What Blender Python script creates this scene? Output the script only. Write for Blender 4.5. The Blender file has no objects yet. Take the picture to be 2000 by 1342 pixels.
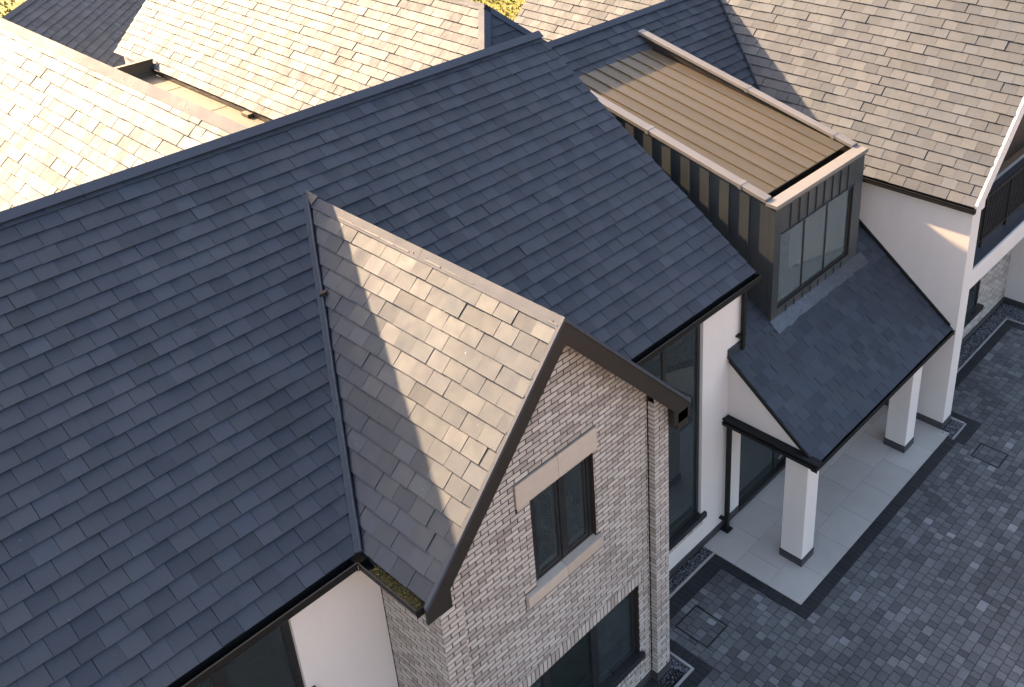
import bpy, math, random
from mathutils import Matrix, Vector

random.seed(11)
SC = bpy.context.scene
COL = SC.collection

# ------------------------------------------------------------------ camera
cd = bpy.data.cameras.new('camera')
cam = bpy.data.objects.new('camera', cd)
COL.objects.link(cam)
AX = ((0.64967, -0.759978, -0.019031), (0.350869, 0.277546, 0.894349), (-0.674403, -0.587709, 0.446966))
CP = Vector((0, 0, 13.9))
cam.matrix_world = Matrix(((AX[0][0], AX[1][0], AX[2][0], CP.x), (AX[0][1], AX[1][1], AX[2][1], CP.y),
                           (AX[0][2], AX[1][2], AX[2][2], CP.z), (0, 0, 0, 1)))
cd.sensor_fit = 'HORIZONTAL'
cd.sensor_width = 36
cd.lens = 35.6296
cd.shift_x = -0.12088
cd.shift_y = -0.14344
cd.clip_start = 0.1
cd.clip_end = 2000
SC.camera = cam

# ------------------------------------------------------------------ sky, sun, exposure
SUN = Vector((-0.115, 1.0, 0.450)).normalized()
EL = math.asin(SUN.z)
AZ = math.atan2(SUN.x, SUN.y)
W = bpy.data.worlds.new('World')
SC.world = W
W.use_nodes = True
wn = W.node_tree.nodes
wl = W.node_tree.links
bg = wn['Background']
sky = wn.new('ShaderNodeTexSky')
sky.sky_type = 'NISHITA'
sky.sun_disc = False
sky.sun_elevation = EL
sky.sun_rotation = AZ % (2 * math.pi)
sky.altitude = 50
sky.air_density = 1.0
sky.dust_density = 5.0
sky.ozone_density = 0.4
tint = wn.new('ShaderNodeVectorMath')        # white balance of the daylight
tint.operation = 'MULTIPLY'
tint.inputs[1].default_value = (1.07, 0.985, 0.95)
wl.new(sky.outputs['Color'], tint.inputs[0])
wl.new(tint.outputs[0], bg.inputs['Color'])
bg.inputs['Strength'].default_value = 0.09
sl = bpy.data.lights.new('sun', 'SUN')
sl.energy = 5.0
sl.angle = math.radians(0.6)
sl.color = (1.0, 0.67, 0.39)
so = bpy.data.objects.new('sun', sl)
so.rotation_euler = (-SUN).to_track_quat('-Z', 'Y').to_euler()
so.location = SUN * 60
COL.objects.link(so)
VS = SC.view_settings
VS.view_transform = 'Standard'
VS.look = 'None'
VS.exposure = 2.75
VS.gamma = 1.0
VS.use_curve_mapping = False


# ------------------------------------------------------------------ materials
def new_mat(name):
    m = bpy.data.materials.new(name)
    m.use_nodes = True
    return m, m.node_tree.nodes, m.node_tree.links, m.node_tree.nodes['Principled BSDF']


def mathn(n, l, op, a, b=None, clamp=False):
    x = n.new('ShaderNodeMath')
    x.operation = op
    x.use_clamp = clamp
    for i, v in enumerate((a, b)):
        if v is None:
            continue
        if isinstance(v, (int, float)):
            x.inputs[i].default_value = v
        else:
            l.new(v, x.inputs[i])
    return x.outputs[0]


def pmat(name, stops, rough=(0.5, 0.6), metal=0.0, grain=(9.0, 0.15), fine=(90.0, 0.10), bump=(60.0, 0.15, 0.004),
         piece=True, spec=0.5, stretch=None, wear=None, stain=None, sptint=None):
    """piece-wise coloured material: every piece (object or loose island) takes its own tone from the ramp"""
    m, n, l, b = new_mat(name)
    geo = n.new('ShaderNodeNewGeometry')
    if piece:
        oi = n.new('ShaderNodeObjectInfo')
        r = mathn(n, l, 'FRACT', mathn(n, l, 'ADD', oi.outputs['Random'], geo.outputs['Random Per Island']))
    else:
        big = n.new('ShaderNodeTexNoise')
        big.inputs['Scale'].default_value = 0.55
        big.inputs['Detail'].default_value = 5
        l.new(geo.outputs['Position'], big.inputs['Vector'])
        r = big.outputs['Fac']
    ramp = n.new('ShaderNodeValToRGB')
    cr = ramp.color_ramp
    while len(cr.elements) < len(stops):
        cr.elements.new(0.5)
    for e, (p, c) in zip(cr.elements, stops):
        e.position = p
        e.color = (*c, 1)
    l.new(r, ramp.inputs['Fac'])
    pos = geo.outputs['Position']
    if stretch:
        mp = n.new('ShaderNodeMapping')
        mp.inputs['Scale'].default_value = stretch
        l.new(pos, mp.inputs['Vector'])
        spos = mp.outputs['Vector']
    else:
        spos = pos
    # shift the grain from piece to piece
    if piece:
        cmb = n.new('ShaderNodeVectorMath')
        cmb.operation = 'ADD'
        vm = n.new('ShaderNodeCombineXYZ')
        k = mathn(n, l, 'MULTIPLY', r, 37.0)
        l.new(k, vm.inputs[0])
        l.new(k, vm.inputs[1])
        l.new(spos, cmb.inputs[0])
        l.new(vm.outputs[0], cmb.inputs[1])
        spos = cmb.outputs[0]
    g1 = n.new('ShaderNodeTexNoise')
    g1.inputs['Scale'].default_value = grain[0]
    g1.inputs['Detail'].default_value = 6
    g1.inputs['Roughness'].default_value = 0.6
    l.new(spos, g1.inputs['Vector'])
    g2 = n.new('ShaderNodeTexNoise')
    g2.inputs['Scale'].default_value = fine[0]
    g2.inputs['Detail'].default_value = 3
    l.new(pos, g2.inputs['Vector'])
    f1 = mathn(n, l, 'ADD', mathn(n, l, 'MULTIPLY', mathn(n, l, 'SUBTRACT', g1.outputs['Fac'], 0.5), grain[1] * 4), 1.0)
    f2 = mathn(n, l, 'ADD', mathn(n, l, 'MULTIPLY', mathn(n, l, 'SUBTRACT', g2.outputs['Fac'], 0.5), fine[1] * 4), 1.0)
    f = mathn(n, l, 'MULTIPLY', f1, f2)
    if stain:      # weathering in broad patches
        st = n.new('ShaderNodeTexNoise')
        st.inputs['Scale'].default_value = 1.0
        st.inputs['Detail'].default_value = 4
        sm = n.new('ShaderNodeMapping')
        sm.inputs['Scale'].default_value = stain[0]
        l.new(pos, sm.inputs['Vector'])
        l.new(sm.outputs['Vector'], st.inputs['Vector'])
        f = mathn(n, l, 'MULTIPLY', f, mathn(n, l, 'ADD', mathn(n, l, 'MULTIPLY', mathn(n, l, 'SUBTRACT', st.outputs['Fac'], 0.5), stain[1] * 4), 1.0))
    mx = n.new('ShaderNodeVectorMath')
    mx.operation = 'SCALE'
    l.new(ramp.outputs['Color'], mx.inputs[0])
    l.new(f, mx.inputs['Scale'])
    out = mx.outputs[0]
    if wear:      # sparse pale specks and scuffs
        col, sc, thr = wear
        g3 = n.new('ShaderNodeTexNoise')
        g3.inputs['Scale'].default_value = sc
        g3.inputs['Detail'].default_value = 2
        l.new(pos, g3.inputs['Vector'])
        mk = mathn(n, l, 'MULTIPLY', mathn(n, l, 'SUBTRACT', g3.outputs['Fac'], thr), 14.0, True)
        mk = mathn(n, l, 'MULTIPLY', mk, 0.5)
        mixc = n.new('ShaderNodeMix')
        mixc.data_type = 'RGBA'
        l.new(mk, mixc.inputs['Factor'])
        l.new(out, mixc.inputs['A'])
        mixc.inputs['B'].default_value = (*col, 1)
        out = mixc.outputs['Result']
    l.new(out, b.inputs['Base Color'])
    rr = mathn(n, l, 'ADD', mathn(n, l, 'MULTIPLY', mathn(n, l, 'FRACT', mathn(n, l, 'MULTIPLY', r, 7.31)), rough[1] - rough[0]), rough[0])
    rr = mathn(n, l, 'ADD', rr, mathn(n, l, 'MULTIPLY', mathn(n, l, 'SUBTRACT', g1.outputs['Fac'], 0.5), 0.25), True)
    l.new(rr, b.inputs['Roughness'])
    b.inputs['Metallic'].default_value = metal
    b.inputs['Specular IOR Level'].default_value = spec
    if sptint:     # slates differ in sheen
        sv = mathn(n, l, 'ADD', mathn(n, l, 'MULTIPLY', mathn(n, l, 'FRACT', mathn(n, l, 'MULTIPLY', r, 3.73)), -.26), spec)
        l.new(sv, b.inputs['Specular IOR Level'])
    if sptint:
        b.inputs['Specular Tint'].default_value = (*sptint, 1)
    if bump:
        g4 = n.new('ShaderNodeTexNoise')
        g4.inputs['Scale'].default_value = bump[0]
        g4.inputs['Detail'].default_value = 5
        l.new(spos, g4.inputs['Vector'])
        bp = n.new('ShaderNodeBump')
        bp.inputs['Strength'].default_value = bump[1]
        bp.inputs['Distance'].default_value = bump[2]
        l.new(g4.outputs['Fac'], bp.inputs['Height'])
        l.new(bp.outputs['Normal'], b.inputs['Normal'])
    return m


def grey(v, t=(1, 1, 1)):
    return tuple(v * k for k in t)


SL = (0.80, 1.0, 1.42)
M = {}
M['slate'] = pmat('riven slate', [(0, grey(0.013, (.78, 1, 1.55))), (.3, grey(0.016, (.7, 1, 1.7))), (.55, grey(0.017, (.88, 1, 1.45))), (.85, grey(0.019, (.7, 1, 1.7))), (1, grey(0.028, (.88, 1, 1.35)))],
                  rough=(0.76, 0.83), grain=(5.0, .22), fine=(120, .08), bump=(35, .30, .004), stretch=(1, 1, 1), wear=((.35, .36, .38), 26.0, .755), spec=1.12, stain=((.8, .8, .8), .2), sptint=(.83, .92, 1.0))
M['deck'] = pmat('roof underlay', [(0, grey(.02)), (1, grey(.025))], rough=(.8, .9), piece=False, bump=None)
M['ridge'] = pmat('grey ridge metal', [(0, grey(.040, SL)), (1, grey(.050, SL))], rough=(.80, .86), grain=(3, .06), bump=(25, .06, .003))
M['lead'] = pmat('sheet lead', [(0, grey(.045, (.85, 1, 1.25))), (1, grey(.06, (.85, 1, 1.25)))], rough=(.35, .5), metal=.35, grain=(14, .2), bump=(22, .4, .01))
M['leadpale'] = pmat('lead flashing', [(0, grey(.085, (.9, 1, 1.14))), (1, grey(.115, (.9, 1, 1.14)))], rough=(.3, .45), metal=.5, grain=(16, .25), bump=(18, .6, .015))  # paler, shinier lead for the dormer apron
M['brick'] = pmat('pale brick', [(0, (.31, .268, .235)), (.15, (.37, .322, .284)), (.4, (.44, .388, .343)), (.75, (.475, .423, .378)), (1, (.52, .468, .422))],
                  rough=(.75, .9), grain=(14, .07), fine=(160, .07), bump=(70, .5, .004), spec=.25)
M['mortar'] = pmat('dark mortar', [(0, (.030, .020, .017)), (1, (.042, .029, .025))], rough=(.9, .95), piece=False, bump=(120, .4, .003), spec=.2)
M['render'] = pmat('white render', [(0, (.645, .585, .545)), (.5, (.68, .62, .578)), (1, (.715, .655, .61))], rough=(.8, .9), piece=False,
                   grain=(1.2, .025), fine=(220, .025), bump=(260, .12, .002), spec=.25, stain=((2.2, 2.2, .35), .035))
M['plinth'] = pmat('engineering brick', [(0, (.035, .032, .034)), (1, (.06, .055, .058))], rough=(.5, .7), bump=(60, .3, .004))
M['black'] = pmat('black gutter plastic', [(0, grey(.008)), (1, grey(.012))], rough=(.5, .6), piece=False, grain=(6, .15), bump=None, spec=.25)
M['bronze'] = pmat('dark bronze board', [(0, (.019, .017, .015)), (1, (.024, .021, .019))], rough=(.45, .55), piece=False, grain=(5, .08), bump=(30, .05, .002), spec=.35)
M['frame'] = pmat('black window frame', [(0, grey(.014, (1, 1, 1.05))), (1, grey(.02, (1, 1, 1.05)))], rough=(.3, .4), piece=False, bump=None)
M['stone'] = pmat('buff cast stone', [(0, (.42, .345, .28)), (1, (.50, .42, .35))], rough=(.8, .9), grain=(8, .06), fine=(200, .06), bump=(160, .25, .002), spec=.25)
M['zinc'] = pmat('dark zinc', [(0, grey(.078, (.88, 1, 1.06))), (1, grey(.098, (.88, 1, 1.06)))], rough=(.30, .38), metal=.5, grain=(2.0, .08), fine=(60, .03), bump=(4, .15, .012))
M['zincroof'] = pmat('brown zinc roof', [(0, (.076, .063, .042)), (1, (.094, .078, .053))], rough=(.42, .5), metal=.25, grain=(4, .14), fine=(70, .06), bump=(9, .12, .008), stretch=(6, .5, 1))
M['cap'] = pmat('pale coping metal', [(0, (.20, .19, .18)), (1, (.24, .23, .218))], rough=(.42, .5), metal=.45, grain=(3, .05), bump=None)
M['tile'] = pmat('porcelain tile', [(0, (.39, .365, .335)), (1, (.45, .42, .39))], rough=(.42, .55), grain=(3, .05), fine=(150, .04), bump=(120, .06, .002), stain=((.9, .9, .9), .07))
M['sett'] = pmat('tumbled sett', [(0, (.060, .061, .064)), (.25, (.084, .085, .088)), (.6, (.104, .105, .108)), (.86, (.122, .123, .126)), (.985, (.16, .16, .163)), (1, (.23, .23, .233))],
                 rough=(.6, .8), grain=(11, .14), fine=(150, .12), bump=(90, .5, .004), spec=.4, stain=((.7, .7, .7), .20))
M['sand'] = pmat('joint sand', [(0, (.028, .027, .028)), (1, (.045, .043, .043))], rough=(.9, 1), piece=False, bump=(150, .4, .004), spec=.2)
M['charcoal'] = pmat('charcoal block', [(0, (.006, .008, .011)), (1, (.011, .014, .018))], rough=(.5, .65), grain=(14, .12), bump=(90, .35, .003))
M['kerb'] = pmat('concrete edging', [(0, (.27, .26, .25)), (1, (.33, .32, .31))], rough=(.8, .9), grain=(10, .1), bump=(100, .3, .003), spec=.3)
M['pebble'] = pmat('slate chippings', [(0, (.04, .045, .055)), (.5, (.11, .115, .13)), (.9, (.22, .22, .24)), (1, (.42, .42, .43))], rough=(.5, .7), bump=None)
M['lawn'] = pmat('lawn', [(0, (.10, .10, .012)), (.45, (.13, .13, .018)), (.6, (.16, .14, .025)), (1, (.14, .10, .03))], rough=(.8, .9), piece=False, grain=(1.7, .25), fine=(14, .3), bump=(7, 1, .08), spec=.2)
M['grass'] = pmat('grass blade', [(0, (.10, .11, .012)), (.5, (.15, .15, .02)), (1, (.20, .165, .03))], rough=(.6, .7), bump=None)
M['bounce_ground'] = pmat('pale bounce ground', [(0, (.36, .30, .24)), (1, (.43, .36, .29))], rough=(.85, .95), piece=False, bump=(40, .4, .01), spec=.2)
M['rail'] = pmat('black rail paint', [(0, grey(.010)), (1, grey(.014))], rough=(.6, .7), piece=False, bump=None, spec=.3)
M['moss'] = pmat('gutter moss', [(0, (.07, .06, .02)), (.5, (.17, .14, .045)), (1, (.30, .23, .10))], rough=(.9, 1), bump=None)
M['flat'] = pmat('flat roof membrane', [(0, (.085, .066, .042)), (.5, (.10, .077, .05)), (1, (.115, .088, .057))], rough=(.5, .65), piece=False, grain=(2.5, .08), bump=(3, .2, .02))
M['room'] = pmat('room plaster', [(0, (.76, .76, .74)), (1, (.82, .82, .80))], rough=(.8, .9), piece=False, bump=None)
M['floor'] = pmat('room floor', [(0, (.26, .29, .29)), (1, (.32, .35, .35))], rough=(.5, .6), piece=False, bump=None)
M['deckboard'] = pmat('balcony floor', [(0, (.035, .042, .055)), (1, (.05, .058, .07))], rough=(.4, .55), piece=False, bump=(40, .2, .004))
M['brown'] = pmat('dark brown panel', [(0, (.055, .035, .026)), (1, (.075, .048, .035))], rough=(.4, .5), piece=False, bump=None)
M['steel'] = pmat('bright fixing', [(0, grey(.35)), (1, grey(.45))], rough=(.3, .4), metal=.8, piece=False, bump=None)
M['red'] = pmat('red chair fabric', [(0, (.28, .03, .02)), (1, (.34, .04, .03))], rough=(.8, .9), piece=False, bump=None)


def glass_mat(name, tint, ior=1.5, room_light_mix=.05):
    m, n, l, b = new_mat(name)
    n.remove(b)
    o = n['Material Output']
    tr = n.new('ShaderNodeBsdfTransparent')
    tr.inputs['Color'].default_value = (*tint, 1)
    gl = n.new('ShaderNodeBsdfGlossy')
    gl.inputs['Roughness'].default_value = 0.02
    gl.inputs['Color'].default_value = (.92, .97, 1, 1)
    fr = n.new('ShaderNodeFresnel')
    fr.inputs['IOR'].default_value = ior
    nz = n.new('ShaderNodeTexNoise')
    nz.inputs['Scale'].default_value = 1.1
    geo = n.new('ShaderNodeNewGeometry')
    l.new(geo.outputs['Position'], nz.inputs['Vector'])
    bp = n.new('ShaderNodeBump')
    bp.inputs['Strength'].default_value = .06
    bp.inputs['Distance'].default_value = .02
    l.new(nz.outputs['Fac'], bp.inputs['Height'])
    l.new(bp.outputs['Normal'], gl.inputs['Normal'])
    room_light = n.new('ShaderNodeBsdfDiffuse')        # pale teal diffuse layer: brightness of the room painted into the pane
    room_light.inputs['Color'].default_value = (.62, .76, .78, 1)
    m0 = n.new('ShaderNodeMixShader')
    m0.inputs[0].default_value = room_light_mix
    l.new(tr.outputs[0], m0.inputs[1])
    l.new(room_light.outputs[0], m0.inputs[2])
    mx = n.new('ShaderNodeMixShader')
    l.new(fr.outputs[0], mx.inputs[0])
    l.new(m0.outputs[0], mx.inputs[1])
    l.new(gl.outputs[0], mx.inputs[2])
    l.new(mx.outputs[0], o.inputs['Surface'])
    return m


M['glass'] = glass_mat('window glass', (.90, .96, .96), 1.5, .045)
M['glass2'] = glass_mat('dormer glass with painted room light', (.90, .96, .96), 1.5, .16)


# ------------------------------------------------------------------ mesh helpers
class MB:
    def __init__(s):
        s.v, s.f = [], []

    def add(s, vs, fs):
        k = len(s.v)
        s.v += [tuple(v) for v in vs]
        s.f += [tuple(i + k for i in f) for f in fs]
        return s

    def box(s, x0, x1, y0, y1, z0, z1):
        return s.add([(x0, y0, z0), (x1, y0, z0), (x1, y1, z0), (x0, y1, z0), (x0, y0, z1), (x1, y0, z1), (x1, y1, z1), (x0, y1, z1)],
                     [(0, 3, 2, 1), (4, 5, 6, 7), (0, 1, 5, 4), (1, 2, 6, 5), (2, 3, 7, 6), (3, 0, 4, 7)])

    def ext(s, poly, d, closed=True):
        """prism: 3-D polygon swept by vector d"""
        p = [Vector(q) for q in poly]
        d = Vector(d)
        nrm = Vector((0, 0, 0))
        for i in range(len(p)):
            nrm += (p[i] - p[0]).cross(p[(i + 1) % len(p)] - p[0])
        if nrm.dot(d) > 0:
            p.reverse()
        m = len(p)
        vs = p + [q + d for q in p]
        fs = [tuple(range(m)), tuple(range(2 * m - 1, m - 1, -1))]
        fs += [(i, m + i, m + (i + 1) % m, (i + 1) % m) for i in range(m)]
        return s.add(vs, fs)

    def bar(s, a, b, w, h, up=(0, 0, 1)):
        """rectangular bar from a to b (centre line), w across, h along up"""
        a, b = Vector(a), Vector(b)
        t = (b - a).normalized()
        u = Vector(up)
        x = t.cross(u).normalized() * (w / 2)
        u = x.cross(t).normalized() * (h / 2)
        return s.ext([a - x - u, a + x - u, a + x + u, a - x + u], b - a)

    def tube(s, pts, r, seg=8):
        pts = [Vector(p) for p in pts]
        rings = []
        for i, p in enumerate(pts):
            t = (pts[min(i + 1, len(pts) - 1)] - pts[max(i - 1, 0)]).normalized()
            a = t.cross(Vector((0.3, 0.2, 1))).normalized()
            b = t.cross(a)
            rings.append([p + (a * math.cos(q * 2 * math.pi / seg) + b * math.sin(q * 2 * math.pi / seg)) * r for q in range(seg)])
        vs = [v for rg in rings for v in rg]
        fs = []
        for i in range(len(pts) - 1):
            for q in range(seg):
                fs.append((i * seg + q, i * seg + (q + 1) % seg, (i + 1) * seg + (q + 1) % seg, (i + 1) * seg + q))
        fs.append(tuple(range(seg))[::-1])
        fs.append(tuple((len(pts) - 1) * seg + q for q in range(seg)))
        return s.add(vs, fs)

    def build(s, name, mt, parent=None, label=None, kind=None, bevel=0.0):
        me = bpy.data.meshes.new(name)
        me.from_pydata(s.v, [], s.f)
        me.materials.append(M[mt])
        o = bpy.data.objects.new(name, me)
        COL.objects.link(o)
        kid(o, parent)
        if label:
            o['label'] = label
        if kind:
            o['kind'] = kind
        if bevel:
            md = o.modifiers.new('bevel', 'BEVEL')
            md.width = bevel
            md.segments = 2
            md.limit_method = 'ANGLE'
        return o


BASES = {}


def kid(o, parent):
    if parent is None:
        return
    o.parent = parent
    if parent.name in BASES:
        o.matrix_parent_inverse = Matrix.Translation(-BASES[parent.name])


def thing(name, loc, label, cat, group=None):
    o = bpy.data.objects.new(name, None)
    o.location = loc
    o.empty_display_size = .3
    COL.objects.link(o)
    BASES[o.name] = Vector(loc)
    o['label'] = label
    o['category'] = cat
    if group:
        o['group'] = group
    return o


def part(name, parent, label=None):
    o = bpy.data.objects.new(name, None)
    o.empty_display_size = .1
    COL.objects.link(o)
    kid(o, parent)
    if label:
        o['label'] = label
    return o


CW = cam.matrix_world.inverted()


def proj(p):
    c = CW @ Vector(p)
    if c.z > -.1:
        return None
    f = 35.6296 / 36 * 2000
    return (f * c.x / -c.z + 1241.76, -f * c.y / -c.z + 384.11, -c.z)


def seen(p, slack=.12):
    q = proj(p)
    if q is None or not (-15 < q[0] < 2015 and -15 < q[1] < 1357):
        return None
    d = Vector(p) - CP
    L = d.length
    hit, loc, *_ = SC.ray_cast(bpy.context.view_layer.depsgraph, CP, d.normalized(), distance=L - slack)
    return None if hit else q


# ---------------------------------------------------------------- piecework: slates, bricks, setts, tiles
def clip_half(poly, a, b, c):
    """keep a*u+b*v+c >= 0"""
    out = []
    n = len(poly)
    for i in range(n):
        p, q = poly[i], poly[(i + 1) % n]
        dp, dq = a * p[0] + b * p[1] + c, a * q[0] + b * q[1] + c
        if dp >= 0:
            out.append(p)
        if (dp >= 0) != (dq >= 0):
            t = dp / (dp - dq)
            out.append((p[0] + (q[0] - p[0]) * t, p[1] + (q[1] - p[1]) * t))
    return out


def area(poly):
    return abs(sum(poly[i][0] * poly[(i + 1) % len(poly)][1] - poly[(i + 1) % len(poly)][0] * poly[i][1] for i in range(len(poly)))) / 2


def minus(rects, holes):
    """axis-aligned rects (u0,v0,u1,v1) minus holes"""
    for h in holes:
        out = []
        for r in rects:
            if r[2] <= h[0] or r[0] >= h[2] or r[3] <= h[1] or r[1] >= h[3]:
                out.append(r)
                continue
            if r[0] < h[0]:
                out.append((r[0], r[1], h[0], r[3]))
            if r[2] > h[2]:
                out.append((h[2], r[1], r[2], r[3]))
            a, b = max(r[0], h[0]), min(r[2], h[2])
            if r[1] < h[1]:
                out.append((a, r[1], b, h[1]))
            if r[3] > h[3]:
                out.append((a, h[3], b, r[3]))
        rects = out
    return rects


def plate(poly, hf, th, ch=0.0):
    """poly in local (u,v), counter-clockwise seen from +h"""
    n = len(poly)
    sa = sum(poly[i][0] * poly[(i + 1) % n][1] - poly[(i + 1) % n][0] * poly[i][1] for i in range(n))
    if sa < 0:
        poly = poly[::-1]
    bot = [(u, v, hf(u, v) - th) for u, v in poly]
    if ch:
        cx, cy = sum(p[0] for p in poly) / n, sum(p[1] for p in poly) / n
        mid = [(u, v, hf(u, v) - ch) for u, v in poly]
        top = []
        for u, v in poly:
            d = math.hypot(u - cx, v - cy) or 1
            k = max(0, 1 - ch * 1.4 / d)
            u2, v2 = cx + (u - cx) * k, cy + (v - cy) * k
            top.append((u2, v2, hf(u2, v2)))
        vs = bot + mid + top
        fs = [tuple(range(2 * n, 3 * n))]
        for i in range(n):
            j = (i + 1) % n
            fs += [(i, j, n + j, n + i), (n + i, n + j, 2 * n + j, 2 * n + i)]
    else:
        vs = bot + [(u, v, hf(u, v)) for u, v in poly]
        fs = [tuple(range(n, 2 * n))] + [(i, (i + 1) % n, n + (i + 1) % n, n + i) for i in range(n)]
    return vs, fs


CACHE = {}


def frame(O, U, V):
    U, V = Vector(U).normalized(), Vector(V).normalized()
    N = U.cross(V)
    O = Vector(O)
    return Matrix(((U.x, V.x, N.x, O.x), (U.y, V.y, N.y, O.y), (U.z, V.z, N.z, O.z), (0, 0, 0, 1)))


def emit(parent, name, rest, F, pieces, mt, budget, dep=0.0):
    """pieces: (local matrix, verts, faces, share key or None, centre local). The BUDGET pieces that show largest become objects, the rest one mesh."""
    rated = []
    for i, pc in enumerate(pieces):
        lm, vs, fs, key = pc
        n = len(vs)
        c = Vector((sum(v[0] for v in vs) / n, sum(v[1] for v in vs) / n, max(v[2] for v in vs)))
        w = F @ lm @ c
        q = seen(w + F.to_3x3() @ Vector((0, 0, .03))) if budget else None
        if q:
            us = [v[0] for v in vs]
            ws = [v[1] for v in vs]
            rated.append((max(us) - min(us)) * (max(ws) - min(ws)) / q[2] ** 2 * 1e4 if True else 0)
        else:
            rated.append(-1)
    order = sorted(range(len(pieces)), key=lambda i: -rated[i])
    mb = MB()
    nobj = 0
    for i in order:
        lm, vs, fs, key = pieces[i]
        if nobj < budget and rated[i] > 0:
            nobj += 1
            kk = (name, mt, key) if key else None
            me = CACHE.get(kk) if kk else None
            if me is None:
                me = bpy.data.meshes.new(name)
                me.from_pydata(vs, [], fs)
                me.materials.append(M[mt])
                if kk:
                    CACHE[kk] = me
            o = bpy.data.objects.new(name, me)
            COL.objects.link(o)
            o.parent = parent
            o.matrix_basis = F @ lm
            if parent.name in BASES:
                o.matrix_parent_inverse = Matrix.Translation(-BASES[parent.name])
        else:
            T = F @ lm
            mb.add([T @ Vector(v) for v in vs], fs)
    if mb.v:
        mb.build(rest, mt, parent, kind='stuff')
    return nobj


def slates(roof, O, U, V, Lu, Lv, budget, clip=None, seed=1, w=.30, g=.215, lift=1.0):
    rnd = random.Random(seed)
    F = frame(O, U, V)
    pcs = []
    over = .055
    r = 0
    while r * g < Lv - .02:
        v0 = r * g
        lo = min(g + over, Lv - v0)
        u = -(r % 2) * w / 2 - rnd.uniform(0, .02)
        while u < Lu:
            k = rnd.choice((0, 0, 0, 1, 2))
            ww = w * (1, .985, 1.02)[k]
            du, dv, rot = rnd.uniform(-.002, .002), rnd.uniform(-.004, .004), rnd.gauss(0, .0035)
            tl = rnd.uniform(-.0015, .003)
            q = rnd.randrange(3)
            hh = (.028, .030, .033)[q] * lift
            hf = lambda a, b, h=hh: h - b / (g + over) * .022 * lift
            jg = .0022 if lift < 1.1 else .0025
            poly = [(jg, 0), (ww - jg, 0), (ww - jg, lo), (jg, lo)]
            # extent clip
            wp = [(a + u, b + v0) for a, b in poly]
            full = u >= 0 and u + ww <= Lu and lo > g + over - 1e-6
            res = [wp]
            if not full:
                z = clip_half(wp, 1, 0, 0)
                z = clip_half(z, -1, 0, Lu) if z else z
                res = [z] if len(z) > 2 else []
            if clip and res:
                res2 = []
                for z in res:
                    res2 += clip(z)
                if not (len(res2) == 1 and res2[0] is res[0]):
                    full = False
                res = res2
            for z in res:
                if len(z) < 3 or area(z) < .0012:
                    continue
                if full:
                    vs, fs = plate(poly, hf, .0065)
                    key = (k, q, round(lift, 2), w)
                else:
                    vs, fs = plate([(a - u, b - v0) for a, b in z], hf, .0065)
                    key = None
                lm = Matrix.Translation((u + du, v0 + dv, tl)) @ Matrix.Rotation(rot, 4, 'Z') @ Matrix.Rotation(rnd.gauss(0, .006), 4, 'X') @ Matrix.Rotation(rnd.gauss(0, .005), 4, 'Y')
                pcs.append((lm, vs, fs, key))
            u += ww
        r += 1
    return emit(roof, 'slate', 'slate_courses', F, pcs, 'slate', budget)


def rect_piece(u0, v0, u1, v1, th, gap, rnd, ch=0.0, hj=0.0, tag=''):
    a, b = u1 - u0 - gap, v1 - v0 - gap
    if a < .012 or b < .012:
        return None
    a, b = round(a, 3), round(b, 3)
    vs, fs = plate([(0, 0), (a, 0), (a, b), (0, b)], lambda u, v: th, th, ch)
    lm = Matrix.Translation((u0 + gap / 2, v0 + gap / 2, rnd.uniform(-hj, hj)))
    return (lm, vs, fs, (tag, a, b, th))


# ------------------------------------------------------------------ shared numbers (metres)
TM = (8.402 - 5.247) / (12.82 - 8.0)           # main roof rise
AM = math.atan(TM)
YM = 8.122                                      # main front wall
RX, RZ = 6.556, 7.678                           # brick gable ridge
GX0, GX1, GZ = 4.33, 8.782, 5.235               # brick gable eaves
AG = math.atan((RZ - GZ) / (RX - GX0))
XD = 16.68                                      # wing on the right: side wall
DE = (16.61, 5.22)                             # its eave
DY0, DY1 = 6.169, 19.4
DR = 20.6
TP = math.tan(math.radians(36.9))               # porch roof
PE = (6.33, 2.473)
TL = .647                                       # link roof
LR = (14.01, 3.82 + (14.01 - YM) * TL)
DX0, DX1, DFY = 12.875, 15.87, 8.116            # dormer
TDm = .235

# ------------------------------------------------------------------ ground
MB().box(-300, 400, -300, 500, -.6, -.06).build('lawn', 'lawn', kind='structure', label='sunlit lawn beyond the rear roofs')
MB().box(-60, 80, -60, -6, -.058, -.02).build('bounce_ground', 'bounce_ground', kind='structure', label='unseen pale ground added in front of the house to bounce warm light')  # added out of view: throws warm sunlight back onto the shaded front walls
drive = MB().box(-12, 48, -5.99, 9.0, -.055, -.014).build('driveway', 'sand', kind='structure', label='block paved driveway in mixed grey tones')

# ------------------------------------------------------------------ the house
house = thing('house', (8.0, 12.0, 0), 'large house with dark slate roofs, pale brick gable, zinc dormer and white walls', 'house')


def wall_y(mb, y0, y1, x0, x1, z0, z1, holes=()):
    """wall slab between y0 and y1 with rectangular openings (x0,z0,x1,z1)"""
    for r in minus([(x0, z0, x1, z1)], holes):
        mb.box(r[0], r[2], y0, y1, r[1], r[3])
    return mb


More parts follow.
